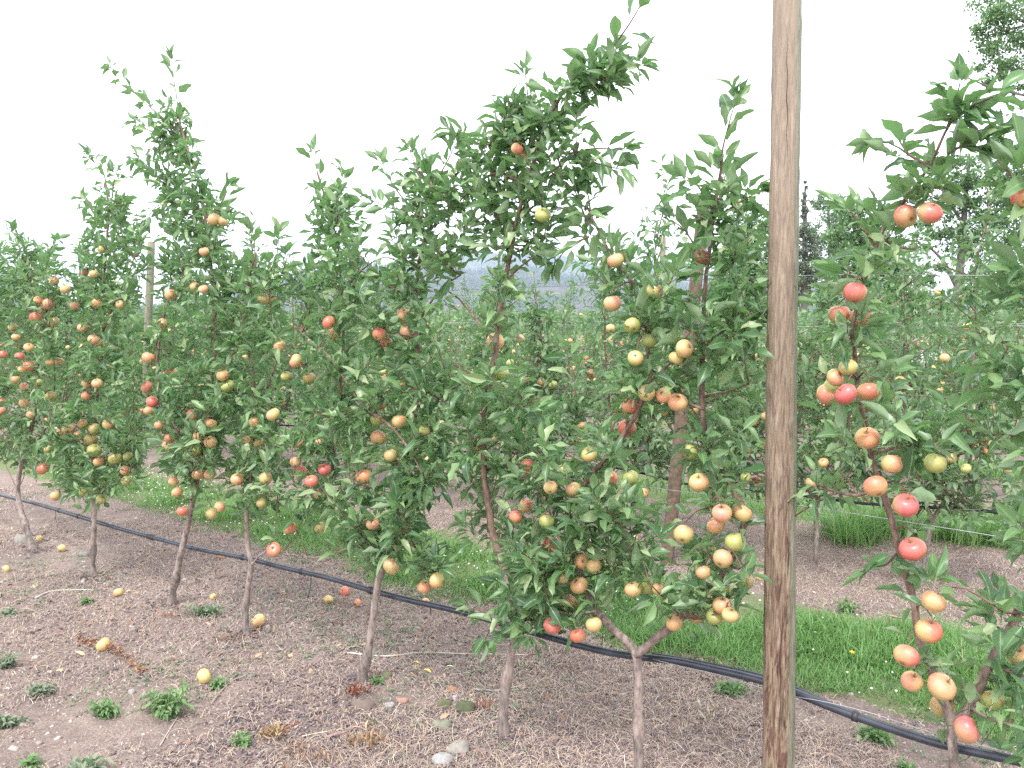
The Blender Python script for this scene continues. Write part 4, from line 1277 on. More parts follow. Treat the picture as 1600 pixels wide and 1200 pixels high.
far_tree('narrow grey conifer spire just right of the wooden post', 'conifer', 34, 1258,
         [[(1258, 520, .16), (1258, 400, .12), (1258, 290, .03)]] + [[(1258, y, .03), (1258 + s_ * (y - 275) * .12, y - 6, .02, .5 * s_), (1258 + s_ * (y - 275) * .24, y + 2, .01, .9 * s_)] for y, s_ in zip(range(300, 470, 9), [1, -1] * 10)],
         [(1258, 292, 3, 10), (1258, 312, 6, 12), (1258, 335, 9, 14), (1259, 360, 14, 16), (1260, 388, 22, 18), (1266, 415, 32, 20), (1272, 445, 42, 22)], M_conif, 8000, .09, .5, 4, 'conifer_tree')
far_tree('pale thin leaved tree behind the conifer spire', 'tree', 42, 1300,
         [[(1300, 520, .16), (1298, 420, .1), (1295, 330, .04)], [(1298, 400, .06), (1320, 360, .04), (1335, 330, .02)]],
         [(1285, 315, 20, 16), (1305, 335, 32, 28), (1280, 360, 30, 26), (1320, 370, 36, 34), (1300, 410, 48, 36)], M_tree_grey, 8000, .13, .45, 5)
far_tree('bright light green bushy tree in front of the pale thin tree', 'tree', 24, 1350,
         [[(1350, 540, .14), (1350, 440, .09), (1348, 360, .04)], [(1350, 440, .05), (1380, 400, .03), (1400, 370, .02)]],
         [(1345, 335, 36, 22), (1325, 365, 36, 28), (1370, 365, 40, 32), (1350, 410, 56, 40), (1390, 430, 40, 36)], M_tree_far, 12000, .10, .45, 6)
far_tree('low spreading bush between the orchard rows and the open forked tree', 'bush', 22, 1420,
         [[(1420, 560, .08), (1420, 500, .04)]],
         [(1410, 470, 50, 30), (1450, 480, 36, 26), (1370, 485, 46, 30), (1310, 470, 44, 26), (1340, 500, 60, 26), (1560, 470, 40, 24)], M_tree_far, 16000, .09, .45, 7, 'bush')

# low white shed beyond the second and third rows at the right
def box(mb, c, half, yaw=0.0, r=.5):
    s = np.array([[x, y, z] for z in (-1, 1) for y in (-1, 1) for x in (-1, 1)], float) * half
    ca, sa = math.cos(yaw), math.sin(yaw)
    s = np.column_stack([s[:, 0] * ca - s[:, 1] * sa, s[:, 0] * sa + s[:, 1] * ca, s[:, 2]]) + c
    mb.add(s, [[0, 2, 3, 1], [4, 5, 7, 6], [0, 1, 5, 4], [2, 6, 7, 3], [0, 4, 6, 2], [1, 3, 7, 5]], r)


c0 = at_depth(1455, 550, 24.0)
sb0 = np.array([c0[0], 24.0, 0])
root = empty('shed', sb0, 'low white shed with a grey brown roof edge glimpsed between the rows at the right', 'shed')
m1 = MB(); box(m1, (0, .9, .45), np.array([1.0, .9, .45])); mk('wall', m1.mesh('wall', simple('white_paint', (.78, .79, .80), .6, 3, .05), smooth=False), root)
m1 = MB(); box(m1, (0, .9, .95), np.array([1.12, 1.05, .045])); mk('roof', m1.mesh('roof', simple('roof_board', (.30, .26, .23), .8, 8, .3), smooth=False), root)
m1 = MB(); box(m1, (-.55, -.004, .40), np.array([.28, .012, .40])); mk('door', m1.mesh('door', simple('door_paint', (.50, .53, .56), .6), smooth=False), root)

# ------------------------------------------------------------------ posts
def post(label, foot, top, r0, r1, mat, group=None, extend_top=None, seed=0, seg=28):
    rg = np.random.default_rng(seed)
    foot, top = np.asarray(foot, float), np.asarray(top, float)
    n = 90 if seg > 20 else 24
    P = np.array([foot + (top - foot) * t for t in np.linspace(0, 1, n)])
    P[:, :2] += (.003 * np.sin(np.linspace(0, 9, n)))[:, None]
    R = np.linspace(r0, r1, n) * (1 + .012 * np.sin(np.linspace(0, 31, n)))
    mb = MB(); mb.tube(P, R, seg, .5, True, .010 if seg > 20 else .02)
    o = mk('post', mb.mesh('post', mat, foot), None, foot, label=label, category='post')
    if group:
        o['group'] = group
    return o


pa, pb = at_row(1215, 1190, ROW0 - .02), at_row(1229, 0, ROW0 - .02)
dp = (pb - pa) / (pb[2] - pa[2])
foot = pa + dp * (-.08 - pa[2]); top = pa + dp * (2.78 - pa[2])
da = to_px(pa)[2]; db = to_px(pb)[2]
main_post = post('tall weathered round wooden post standing between the two nearest apple trees', foot, top, 25.2 / FPX * da, 21.5 / FPX * db, M_post, seed=5)
# long drying cracks in its lower half, thin dark slivers set proud of the surface
rg = np.random.default_rng(8)
ck = MB()
for (px0, y0, y1, w_) in ((1211, 930, 1130, .0011), (1222, 60, 250, .0010), (1206, 640, 760, .0009), (1226, 770, 900, .0009), (1214, 420, 520, .0008)):
    P = []
    for y in np.linspace(y0, y1, 14):
        p = at_row(px0 + 1.2 * math.sin(y * .11), y, ROW0 - .02)
        ax = foot + dp * (p[2] - foot[2])
        rad = (25.2 / FPX * da) + ((21.5 / FPX * db) - (25.2 / FPX * da)) * (p[2] + .08) / 2.86
        lat = (p - ax) @ np.array([1, 0, 0]); lat = float(np.clip(lat, -rad * .9, rad * .9))
        v = np.array([lat, -math.sqrt(max(1e-8, rad * rad - lat * lat)), 0])
        # turn so that the sliver sits on the camera side
        P.append(ax + v + np.array([0, .0006, 0]))
    w2 = w_ * np.sin(np.linspace(.05, math.pi - .05, len(P)))
    ck.tube(np.array(P), w2 + .0002, 4, .5, False)
mk('crack', ck.mesh('crack', simple('crack_dark', (.05, .032, .026), .95), foot), main_post, kind='stuff')

lp0 = on_ground(1040, 880); lp0[2] = -.05
n_l = float(lp0 @ N2)
lp1 = at_row(1101, 305, n_l)
post('leaning wooden post of the second row behind the laden V shaped tree', lp0, lp1, .043, .040, simple('brown_post', (.145, .098, .072), .8, 30, .45, 0, .4), None, seed=6, seg=14)
lp0 = on_ground(225, 700); lp0[2] = -.05
lp1 = at_row(236, 378, float(lp0 @ N2))
post('pale wooden post standing in the second row between the left hand trees', lp0, lp1, .048, .044, M_post2, None, seed=7, seg=14)
for k, (x, y) in enumerate([(1035, 371), (1402, 470)]):
    n_k = ROW0 + PITCHROW * 3 if k == 0 else ROW0 + PITCHROW * 4
    q = at_row(x, y, n_k)
    post(['thin far post rising above the foliage left of the leaning post', 'thin far post half hidden by rows at the right'][k], (q[0], q[1], -.05), (q[0] + .01, q[1], q[2]), .045, .042, M_post2, None, seed=20 + k, seg=12)

# ------------------------------------------------------------------ wires and pipes
def wire(label, P, r, seg=6, name='trellis_wire', cat='wire', mat=M_wire, group=None):
    mb = MB(); mb.tube(P, r, seg, .5, True)
    o = mk(name, mb.mesh(name, mat, P[0]), None, P[0], label=label, category=cat)
    if group:
        o['group'] = group
    return o


def row_wire(n, z, s0, s1, sag=.01, step=.5):
    s = np.arange(s0, s1, step)
    return np.array([rn(t, n + .012 * math.sin(t * 1.3), z - sag * (1 - math.cos(t * 1.1))) for t in s])


def pxw(pts, n):
    return smooth_path(np.array([at_row(x, y, n) for x, y in pts]), 60)


wire('upper trellis wire of the front row at head height', pxw([(-200, 485), (60, 475), (200, 471), (560, 459), (870, 447), (1280, 430), (1600, 431), (1750, 424)], ROW0 + .055), .0012)
wire('lower trellis wire of the front row crossing the crowns at waist height', pxw([(-200, 600), (230, 656), (545, 690), (800, 736), (1015, 762), (1240, 789), (1420, 816), (1600, 845), (1750, 872)], ROW0 + .05), .0013)
for k, n in enumerate([ROW0 + PITCHROW, ROW0 + 2 * PITCHROW, ROW0 + 3 * PITCHROW]):
    for z, wd in ((1.56, 'upper'), (1.02, 'lower')):
        wire('%s trellis wire of the %s row seen behind the front trees' % (wd, ROWNAME[k + 1]), row_wire(n + .05, z, .2, 12 + 8 * (k + 1)), .0018)


def pipe_thing(label, P, r, clamps=(), drips=()):
    P = np.asarray(P)
    root = empty('irrigation_pipe', P[0], label, 'pipe')
    mb = MB(); mb.tube(P, r, 12, .5, True)
    mk('hose', mb.mesh('hose', M_pipe, P[0]), root)
    for (x, y, L, k) in clamps:
        c = at_row(x, y, ROW0 + .06)
        i = int(np.argmin(np.linalg.norm(P - c, axis=1))); i = min(max(i, 1), len(P) - 2)
        d = P[i + 1] - P[i - 1]; d /= np.linalg.norm(d)
        mb = MB(); mb.tube(np.array([P[i] - d * L / 2, P[i] - d * L * .45, P[i] + d * L * .45, P[i] + d * L / 2]), np.array([r * 1.02, r * k, r * k, r * 1.02]), 12)
        mk('clamp', mb.mesh('clamp', M_clamp, P[0]), root)
    for (x0, y0, x1, y1) in drips:
        c = at_row(x0, y0, ROW0 + .05); e = at_row(x1, y1, ROW0 + .04)
        i = int(np.argmin(np.linalg.norm(P - c, axis=1)))
        mb = MB(); mb.tube(smooth_path([P[i], (P[i] + e) / 2 + [.006, 0, 0], e], 6), .0022, 6)
        mk('drip_tube', mb.mesh('drip_tube', M_clamp, P[0]), root)
    return root


PIPE = [(-260, 700), (-120, 742), (0, 773), (60, 788), (120, 806), (180, 824), (240, 840), (310, 858), (385, 872), (440, 886), (510, 902), (578, 922), (640, 938), (700, 951), (760, 967), (850, 993), (900, 1007), (960, 1021), (1050, 1032), (1100, 1042), (1190, 1063), (1240, 1081), (1325, 1115), (1400, 1141), (1475, 1164), (1600, 1191), (1700, 1212), (1800, 1232)]
PP = smooth_path(np.array([at_row(x, y, ROW0 + .06) for x, y in PIPE]), 160)
pipe_thing('long black drip irrigation pipe running the length of the front row behind the trunks', PP, .0128,
           [(240, 840, .07, 1.28), (375, 870, .02, 1.22), (470, 892, .015, 1.22), (578, 922, .022, 1.3), (122, 806, .015, 1.25), (1325, 1115, .018, 1.25), (90, 797, .012, 1.2)],
           [(481, 893, 481, 935), (672, 945, 673, 958), (85, 796, 86, 812)])
wire('thin black hose lying against the irrigation pipe right of the post', pxw([(1020, 1022), (1100, 1036), (1190, 1056), (1240, 1074), (1282, 1093), (1320, 1110), (1345, 1122)], ROW0 + .085), .0065, 8, 'thin_hose', 'hose', M_pipe)
wire('sagging low wire that carries the irrigation pipe', pxw([(1020, 1030), (1060, 1040), (1130, 1056), (1200, 1078), (1240, 1088), (1290, 1097), (1360, 1114), (1480, 1152), (1600, 1180), (1750, 1210)], ROW0 + .045), .0014)
for k in (1, 2, 3):
    n = ROW0 + PITCHROW * k + .04
    s = np.arange(.2, 14 + 9 * k, .3)
    Pk = np.array([rn(t, n + .01 * math.sin(t), .45 + .03 * math.sin(t * 1.9) - .015 * math.sin(t * 5.1)) for t in s])
    root = empty('irrigation_pipe', Pk[0], 'black irrigation pipe hung low along the %s row' % ROWNAME[k], 'pipe')
    mb = MB(); mb.tube(Pk, .010, 8, .5, True)
    mk('hose', mb.mesh('hose', M_pipe, Pk[0]), root)

# ------------------------------------------------------------------ grass strips
BL = []
for bend in (.2, .6, 1.1, 1.6):
    t = np.array([0, .45, .8, 1.0])
    zz = t * (1 - .26 * bend * t); xx = bend * .6 * t ** 1.8
    wdt = np.array([.028, .024, .014, .002])
    Vb = np.vstack([np.stack([xx, -wdt, zz], -1), np.stack([xx, wdt, zz], -1)])
    BL.append((Vb, np.array([[0, 4, 5, 1], [1, 5, 6, 2], [2, 6, 7, 3]]), np.zeros((8, 2))))


def yaw_frames(n, rg, tilt=.2):
    a = rg.uniform(0, 2 * math.pi, n)
    X = np.stack([np.cos(a), np.sin(a), rg.normal(0, tilt, n)], -1)
    X /= np.linalg.norm(X, axis=1)[:, None]
    U = np.array([0, 0, 1.0]) + rg.normal(0, tilt, (n, 3))
    Z = U - (U * X).sum(1)[:, None] * X; Z /= np.linalg.norm(Z, axis=1)[:, None]
    return np.stack([X, np.cross(Z, X), Z], -1)


def strip(label, n0, n1, s0, s1, count, hmin, hmax, seed, feather=.18):
    rg = np.random.default_rng(seed)
    s = s0 + (s1 - s0) * rg.random(count) ** 1.5
    n = rg.uniform(n0 - feather, n1 + feather, count)
    e = .30 * (vnoise(s * 1.1 + seed, n * 0 + 3) - .5) + .16 * (vnoise(s * 5 + seed, n * 0 + 8) - .5)
    dn = np.minimum(n - (n0 + e), (n1 + e) - n)
    patch = vnoise(s * 2.3 + 11, n * 2.3 + seed)
    bare = np.clip((s - 3.2) / 2.5, 0, 1) * .75 * (n0 < 4)
    keep = rg.random(count) < np.clip(dn / .26 + .22, 0, 1) * np.clip(.15 + patch * 1.5, 0, 1) * np.clip(1 - bare * (vnoise(s * 1.9 + 7, n * 2.6 + 1) < .62), 0, 1)
    P = s[:, None] * D2 + n[:, None] * N2
    P[:, 2] = ground_z(s, n)
    x, y, d = to_px(P)
    keep &= (x > -40) & (x < 1640) & (y < 1260)
    P, s, n, patch = P[keep], s[keep], n[keep], patch[keep]
    h = rg.uniform(hmin, hmax, len(P)) * (.30 + 1.3 * vnoise(s * 3.1 + 5, n * 3.1) ** 1.5) * np.clip(.55 + dn[keep] / .25, .45, 1) * (1 + .5 * (rg.random(len(P)) > .9))
    r = np.clip(.22 + .55 * vnoise(s * 4 + 2, n * 4) * 1 + rg.normal(0, .26, len(P)), 0, 1)
    r[rg.random(len(P)) < .05] = .97
    me = scatter_mesh('grass', BL, P, yaw_frames(len(P), rg), h, M_grass, r, (0, 0, 0), rg, True,
                      np.column_stack([np.ones(len(P)), np.clip(.10 / h, .5, 3), np.ones(len(P))]))
    return mk('grass', me, kind='stuff', label=label, category='grass')


strip('strip of lush green grass right behind the black pipe', 3.54, 4.55, .1, 9.5, 175000, .035, .105, 1)
strip('far grass strip behind the second row with taller tufts', 6.66, 7.6, .4, 14, 60000, .025, .10, 2, .3)
strip('grass strip beyond the third row', 9.65, 10.5, 1, 22, 36000, .07, .16, 3)
strip('grass strip beyond the fourth row', 12.6, 13.6, 1, 30, 16000, .12, .25, 4)

# clover flowers in the strips
rg = np.random.default_rng(12)
fv, fq, fo = [], [], 0
ball = apple_mesh(5, 3, None, 1.0)
FL = (ball[0], ball[1], np.zeros((len(ball[0]), 2)))
cnt = 900
s = rg.uniform(.3, 9, cnt); n = rg.uniform(3.6, 4.7, cnt)
m = (vnoise(s * 1.5 + 60, n * 1.5) > .5) | (rg.random(cnt) < .08)
s, n = s[m], n[m]
P = s[:, None] * D2 + n[:, None] * N2
P[:, 2] = ground_z(s, n) + rg.uniform(.03, .09, len(s))
mk('clover_flowers', scatter_mesh('clover_flowers', [FL], P, yaw_frames(len(P), rg), rg.uniform(.004, .0075, len(P)), simple('clover_white', (.72, .72, .66), .8), None, (0, 0, 0), rg),
   kind='stuff', label='tiny white clover flowers dotted through the near grass strip', category='flowers')

# ------------------------------------------------------------------ litter on the bare soil
def soil_points(cnt, rg, s0, s1, n0, n1, thresh=None, power=1.3):
    s = s0 + (s1 - s0) * rg.random(cnt) ** power
    n = rg.uniform(n0, n1, cnt)
    if thresh is not None:
        k = vnoise(s * 1.5 + 70, n * 2.0 + 20) * .65 + vnoise(s * 6, n * 6) * .35 + rg.normal(0, .06, cnt) - .10 * np.clip(1.5 - n, 0, 1) > thresh
        s, n = s[k], n[k]
    P = s[:, None] * D2 + n[:, None] * N2
    P[:, 2] = ground_z(s, n)
    x, y, d = to_px(P)
    k = (x > -30) & (x < 1630) & (y < 1240)
    return P[k]


def ribbon_t(bend):
    t = np.linspace(0, 1, 4)
    V = np.vstack([np.stack([t - .5, -.5 + 0 * t + bend * 0, .12 * np.sin(t * 3.1) * bend * 4], -1), np.stack([t - .5, .5 + 0 * t, .12 * np.sin(t * 3.1) * bend * 4], -1)])
    c = bend * (t - .5) ** 2 * 6
    V[:4, 1] = c * .0 - .5; V[4:, 1] = .5
    return V, np.array([[0, 4, 5, 1], [1, 5, 6, 2], [2, 6, 7, 3]]), np.zeros((8, 2)), c


def straw(label, cnt, box_, seed, thresh=.40):
    rg = np.random.default_rng(seed)
    P = soil_points(cnt, rg, *box_, thresh)
    m = len(P)
    L = rg.lognormal(math.log(.027), .55, m)
    L = np.clip(L, .008, .11)
    W = rg.uniform(.0008, .0021, m)
    V4, Q4, U4, _ = ribbon_t(.5)
    # bend sideways too
    a = V4.copy(); b = V4.copy()
    R = yaw_frames(m, rg, .16)
    P[:, 2] += rg.uniform(.001, .007, m)
    r = np.clip(rg.beta(2.2, 2.0, m), 0, 1)
    me = scatter_mesh('straw', [(V4, Q4, U4)], P, R, np.ones(m), M_straw, r, (0, 0, 0), rg, True, np.column_stack([L, W, L]))
    mk('straw_litter', me, kind='stuff', label=label, category='straw')


straw('dry straw and mown stalks scattered over the bare soil of the front row', 130000, (.0, 8.8, .9, 3.72), 31, .40)
straw('matted pale straw drifted over the soil near the V tree and the post', 60000, (.0, 2.6, 1.2, 3.5), 35, .42)
straw('pale straw lying under the second row of trees', 95000, (.2, 9, 4.5, 6.6), 32, .30)

# crumbs, pebbles, bark chips
cube = np.array([[-.5, -.4, -.3], [.5, -.5, -.3], [.4, .5, -.25], [-.45, .45, -.3], [-.3, -.25, .3], [.3, -.3, .35], [.3, .3, .25], [-.3, .3, .3]])
CUBE = (cube, np.array([[0, 3, 2, 1], [4, 5, 6, 7], [0, 1, 5, 4], [1, 2, 6, 5], [2, 3, 7, 6], [3, 0, 4, 7]]), np.zeros((8, 2)))
rg = np.random.default_rng(41)
P = soil_points(30000, rg, 0, 8.8, .9, 3.72)
P2 = soil_points(9000, rg, .2, 9, 4.65, 6.5)
P = np.vstack([P, P2])
sz = np.clip(rg.lognormal(math.log(.0055), .55, len(P)), .002, .03)
an = np.column_stack([rg.uniform(.8, 1.5, len(P)), rg.uniform(.7, 1.2, len(P)), rg.uniform(.5, .9, len(P))])
mk('pebbles', scatter_mesh('pebbles', [CUBE], P, yaw_frames(len(P), rg, .3), sz, M_peb, rg.beta(1.8, 2.4, len(P)), (0, 0, 0), rg, True, an),
   kind='stuff', label='small pebbles and clods strewn over the bare soil', category='pebbles')
P = soil_points(26000, rg, 0, 8.8, .9, 3.72, .45)
Pm = soil_points(16000, rg, .9, 3.2, 1.1, 2.7, .50, 1.0)
feet = [at_row(*f_['trunk'][0]) for f_ in FT]
Pf = np.vstack([f_ + rg.normal(0, .055, (150, 3)) * [1, 1, 0] for f_ in feet])  # extra dark chips round each trunk foot, standing in for contact shade
Pf[:, 2] = ground_z(Pf @ D2, Pf @ N2) + rg.uniform(0, .012, len(Pf))
P = np.vstack([P, Pm, Pf])
P[:, 2] += .002
sz = np.clip(rg.lognormal(math.log(.010), .5, len(P)), .004, .035)
an = np.column_stack([rg.uniform(.8, 1.6, len(P)), rg.uniform(.25, .6, len(P)), rg.uniform(.12, .3, len(P))])
mk('bark_chips', scatter_mesh('bark_chips', [CUBE], P, yaw_frames(len(P), rg, .35), sz, M_chip, rg.beta(1.5, 2.2, len(P)), (0, 0, 0), rg, False, an),
   kind='stuff', label='brown bark chips and crumbled leaf litter on the soil, heaped at trunk feet as contact shade', category='litter')
P = soil_points(1500, rg, 0, 8.8, .9, 3.72, .48)
P[:, 2] += .006
mk('dead_leaves', scatter_mesh('dead_leaves', HI, P, yaw_frames(len(P), rg, .5), rg.uniform(.022, .05, len(P)), M_dead, rg.beta(1.4, 2, len(P)), (0, 0, 0), rg),
   kind='stuff', label='curled brown dead leaves lying among the straw', category='dead leaves')
# low weed seedlings, one ground cover
P = soil_points(3600, rg, 0, 8.8, .9, 3.72)
s_, n_ = P @ D2, P @ N2
P = P[(vnoise(s_ * 1.7 + 33, n_ * 1.7 + 71) > .58)]
Q = np.repeat(P, 7, axis=0) + rg.normal(0, .016, (len(P) * 7, 3)) * np.array([1, 1, .15]) + [0, 0, .008]
mk('weed_seedlings', scatter_mesh('weed_seedlings', MID, Q, yaw_frames(len(Q), rg, .5), rg.uniform(.012, .028, len(Q)), M_weedgrey, None, (0, 0, 0), rg),
   kind='stuff', label='tiny grey green weed seedlings dotted over the bare soil', category='weeds')


# ------------------------------------------------------------------ weeds one can count
def weed(label, x, y, wpx, hpx, mat, seed, L=(.03, .055), density=1.0, upright=.6, name='weed'):
    rg = np.random.default_rng(seed)
    b = on_ground(x, y + hpx * .40); b[2] = gz(b)
    dep = to_px(b)[2]
    wm, hm = wpx / FPX * dep, hpx / FPX * dep * .85
    root = empty(name, b, label, 'weed')
    st = MB(); LP, LX, LS = [], [], []
    ns = max(5, int(14 * density))
    for i in range(ns):
        a = rg.uniform(0, 2 * math.pi); rr = rg.uniform(.15, .5) * wm
        tip = b + np.array([math.cos(a) * rr, math.sin(a) * rr * .8, hm * rg.uniform(.35, 1.0) * upright])
        P = smooth_path([b + [0, 0, -.01], b + (tip - b) * [.35, .35, .6], tip], 7)
        st.tube(P, np.linspace(.0022, .001, 7), 4, .5, False)
        for q in P[1:]:
            p, X, s = radial_leaves(q, tip - b + [0, 0, .02], 3, rg, (40, 85), L, .01)
            LP.append(p); LX.append(X); LS.append(s)
    LP, LX, LS = np.vstack(LP), np.vstack(LX), np.concatenate(LS)
    LP[:, 2] = np.maximum(LP[:, 2], b[2] + .008)
    mk('leaves', scatter_mesh('leaves', MID, LP, frames(LX, .4, rg), LS, mat, None, b, rg), root, kind='stuff')
    mk('stems', st.mesh('stems', simple('weed_stem', (.16, .22, .08), .7), b), root, kind='stuff')


WD = [('large bright green bushy weed in the left foreground soil', 262, 1085, 92, 80, M_weed, 1.5), ('small dark green weed left of the large bushy weed', 166, 1100, 48, 44, M_weed, 1),
      ('pale green weed clump at the bottom edge below the small dark weed', 128, 1188, 66, 36, M_weedgrey, 1), ('low weed patch at the bottom left corner', 12, 1120, 50, 30, M_weedgrey, 1),
      ('grey green weed tuft at the left edge', 10, 1025, 44, 46, M_weedgrey, .9), ('flat grey green weed mat between the left edge tuft and the large bushy weed', 68, 1075, 56, 30, M_weedgrey, .8),
      ('small green tuft at the left edge beside the rotten apple', 12, 950, 26, 26, M_weedgrey, .6), ('weed sprig beside the fallen yellow apple with a tan cheek', 340, 1062, 26, 26, M_weed, .5),
      ('low grey weed mat between the third and fourth trunks', 322, 950, 64, 30, M_weedgrey, .9), ('tiny green weed in front of the second trunk', 136, 935, 18, 20, M_weed, .4),
      ('single thin weed at the bottom between the large weed and the rusty shards', 378, 1150, 34, 26, M_weed, .5), ('small weed under the wide apple tree trunk', 590, 1058, 18, 18, M_weed, .4),
      ('leafy weed on the bare soil between the grass strip and the second row', 1322, 938, 46, 40, M_weed, 1), ('strap leaved weed in front of the pipe right of the post', 1368, 1146, 70, 26, M_weed, .9),
      ('creeping weed beside the pipe just left of the post', 1140, 1076, 62, 20, M_weed, .8), ('low weed under the rightmost apple', 1412, 1192, 34, 22, M_weed, .5),
      ('small low weed at the bottom edge under the fork of the V tree', 48, 1185, 22, 20, M_weed, .5)]
WD[-1] = ('small green weed at the bottom left edge of the picture', 48, 1183, 22, 22, M_weed, .5)
for i, q in enumerate(WD):
    weed(q[0], q[1], q[2], q[3], q[4], q[5], 700 + i, (.016, .034) if q[3] < 60 else (.022, .042), q[6])


def tuft(label, x, y, wm, h, cnt, seed):
    rg = np.random.default_rng(seed)
    b = on_ground(x, y); b[2] = gz(b)
    P = b + np.column_stack([rg.normal(0, wm * .33, cnt), rg.normal(0, wm * .33, cnt), np.zeros(cnt)])
    a = np.arctan2(P[:, 1] - b[1], P[:, 0] - b[0]) + rg.normal(0, .6, cnt)
    X = np.stack([np.cos(a), np.sin(a), rg.normal(-.1, .2, cnt)], -1); X /= np.linalg.norm(X, axis=1)[:, None]
    U = np.array([0, 0, 1.0]) + .35 * X * [1, 1, 0] + rg.normal(0, .12, (cnt, 3))
    Z = U - (U * X).sum(1)[:, None] * X; Z /= np.linalg.norm(Z, axis=1)[:, None]
    R = np.stack([X, np.cross(Z, X), Z], -1)
    hh = rg.uniform(.5, 1.1, cnt) * h
    me = scatter_mesh('grass_tuft', BL, P, R, hh, M_grass, np.clip(rg.normal(.45, .22, cnt), 0, 1), b, rg, True, np.column_stack([np.ones(cnt), np.clip(.14 / hh, .4, 2), np.ones(cnt)]))
    mk('grass_tuft', me, None, b, kind='stuff', label=label, category='grass')


tuft('tall grass tuft behind the thin second row trunk right of the post', 1330, 842, .32, .30, 420, 1)
tuft('tall grass tuft between the two second row trunks at the right', 1400, 836, .30, .32, 380, 2)
tuft('tall grass tuft just right of the farther second row trunk', 1500, 846, .28, .30, 380, 3)
tuft('tall grass tuft by the right edge behind the second row', 1592, 852, .38, .34, 520, 4)
tuft('grass tuft seen under the thin fourth tree', 470, 815, .40, .20, 450, 5)
tuft('grass tuft seen between the third and fourth trunks', 350, 808, .35, .16, 350, 6)


# ------------------------------------------------------------------ stones, sticks, fallen fruit
def stone(label, x, y, wm, dm, hm, yaw, col, seed):
    rg = np.random.default_rng(seed)
    b = on_ground(x, y); b[2] = gz(b)
    v, q = apple_mesh(16, 10, None, 1.0)
    v = v / np.abs(v).max(0)
    k = 1 + .10 * np.sin(v[:, 0] * 3 + seed) + .08 * np.sin(v[:, 1] * 4 + v[:, 2] * 3) + (.07 if 'moss' in label else .02) * rg.standard_normal(len(v))
    v = v * k[:, None] * np.array([wm / 2, dm / 2, hm])
    ca, sa = math.cos(yaw), math.sin(yaw)
    v = np.column_stack([v[:, 0] * ca - v[:, 1] * sa, v[:, 0] * sa + v[:, 1] * ca, v[:, 2]]) + [0, 0, hm * .25]
    mk('stone', mesh_np('stone', v, q, simple('stone_rock', tuple(c_ * .74 for c_ in col), .85, 45, .22, 0, .5, .004)), None, b, label=label, category='stone')


stone('smooth oval pale stone in front of the tallest tree', 716, 1172, .10, .07, .030, .6, (.34, .31, .27), 1)
stone('broken whitish stone touching the smooth oval stone', 692, 1190, .085, .06, .026, .2, (.40, .395, .385), 2)
stone('brown half buried stone below the rusty bark shards', 568, 1104, .10, .07, .028, 0, (.21, .16, .135), 3)
stone('grey stone leaning against the leftmost trunk', 36, 850, .10, .08, .05, .3, (.34, .32, .28), 4)
stone('small pale stone near the second trunk', 131, 868, .06, .05, .025, .1, (.30, .28, .26), 5)
stone('small whitish stone between the wide tree and the mossy clods', 608, 1103, .045, .035, .016, 0, (.36, .35, .34), 6)
stone('pink brick coloured stone fragment near the mossy clods', 628, 1094, .055, .025, .014, .1, (.48, .27, .21), 7)
stone('round pale purple pebble above the mossy clods', 711, 1092, .024, .022, .013, 0, (.50, .44, .48), 8)
stone('orange brown stone above the mossy clods', 707, 1078, .045, .035, .018, 0, (.42, .23, .15), 9)
stone('mossy green clod left of the tallest trunk', 695, 1105, .06, .05, .03, 0, (.14, .15, .075), 10)
stone('larger mossy green clod nearest the tallest trunk', 727, 1112, .07, .06, .035, 0, (.10, .12, .06), 11)
stone('pale grey green clod under the mossy clods', 690, 1137, .07, .055, .025, 0, (.27, .27, .20), 12)
stone('small mossy clod right of the wide tree foot', 602, 1054, .055, .05, .02, 0, (.17, .17, .09), 13)
stone('small whitish pebble near the large bushy weed', 206, 1086, .035, .03, .014, 0, (.40, .38, .36), 14)


def stick(label, pts, r, col, name='stick'):
    P = []
    for x, y in pts:
        p = on_ground(x, y); p[2] = gz(p) + r * .8 + .004; P.append(p)
    P = smooth_path(P, max(8, len(P) * 4))
    mb = MB(); mb.tube(P, np.linspace(r, r * .55, len(P)), 6, .5, True, .10)
    mk(name, mb.mesh(name, simple('stick_wood', col, .85, 50, .3), P[0]), None, P[0], label=label, category='stick')


stick('long straight pale stick passing behind the wide tree trunk', [(543, 1022), (600, 1023), (660, 1020), (720, 1020), (800, 1020), (832, 1017)], .0042, (.50, .45, .41))
stick('short grey stick behind the tallest trunk', [(740, 1075), (775, 1074), (800, 1072), (826, 1065)], .0042, (.45, .42, .42))
stick('dark purple twig leading from the pale stones to the tallest trunk', [(728, 1150), (745, 1140), (765, 1131), (782, 1126)], .0055, (.26, .19, .20))
stick('weathered grey stick lying left of the rotting apple', [(55, 936), (80, 926), (110, 922), (148, 921)], .006, (.42, .37, .36))
stick('reddish curved twig below the brown stone', [(515, 1152), (540, 1144), (566, 1131), (582, 1140)], .0045, (.32, .19, .20))
stick('straw coloured stem beside the reddish curved twig', [(472, 1150), (500, 1143), (535, 1139)], .003, (.55, .47, .33))
stick('thin fallen twig on the soil below the large bushy weed', [(250, 1160), (264, 1140), (278, 1118)], .003, (.42, .35, .32))
stick('red twig beside the orange dead plant at the bottom', [(436, 1143), (450, 1135), (466, 1128)], .0045, (.36, .12, .10))
stick('forked brown twig right of the fallen apple with a tan cheek', [(330, 1098), (345, 1080), (368, 1062), (400, 1056)], .004, (.30, .24, .22))
stick('brown stick on the soil strip between grass and second row', [(1385, 962), (1405, 966), (1425, 968)], .005, (.40, .27, .22))
stick('pale twig lying near the small purple pebble', [(625, 1098), (618, 1110), (612, 1122)], .0028, (.5, .45, .4))
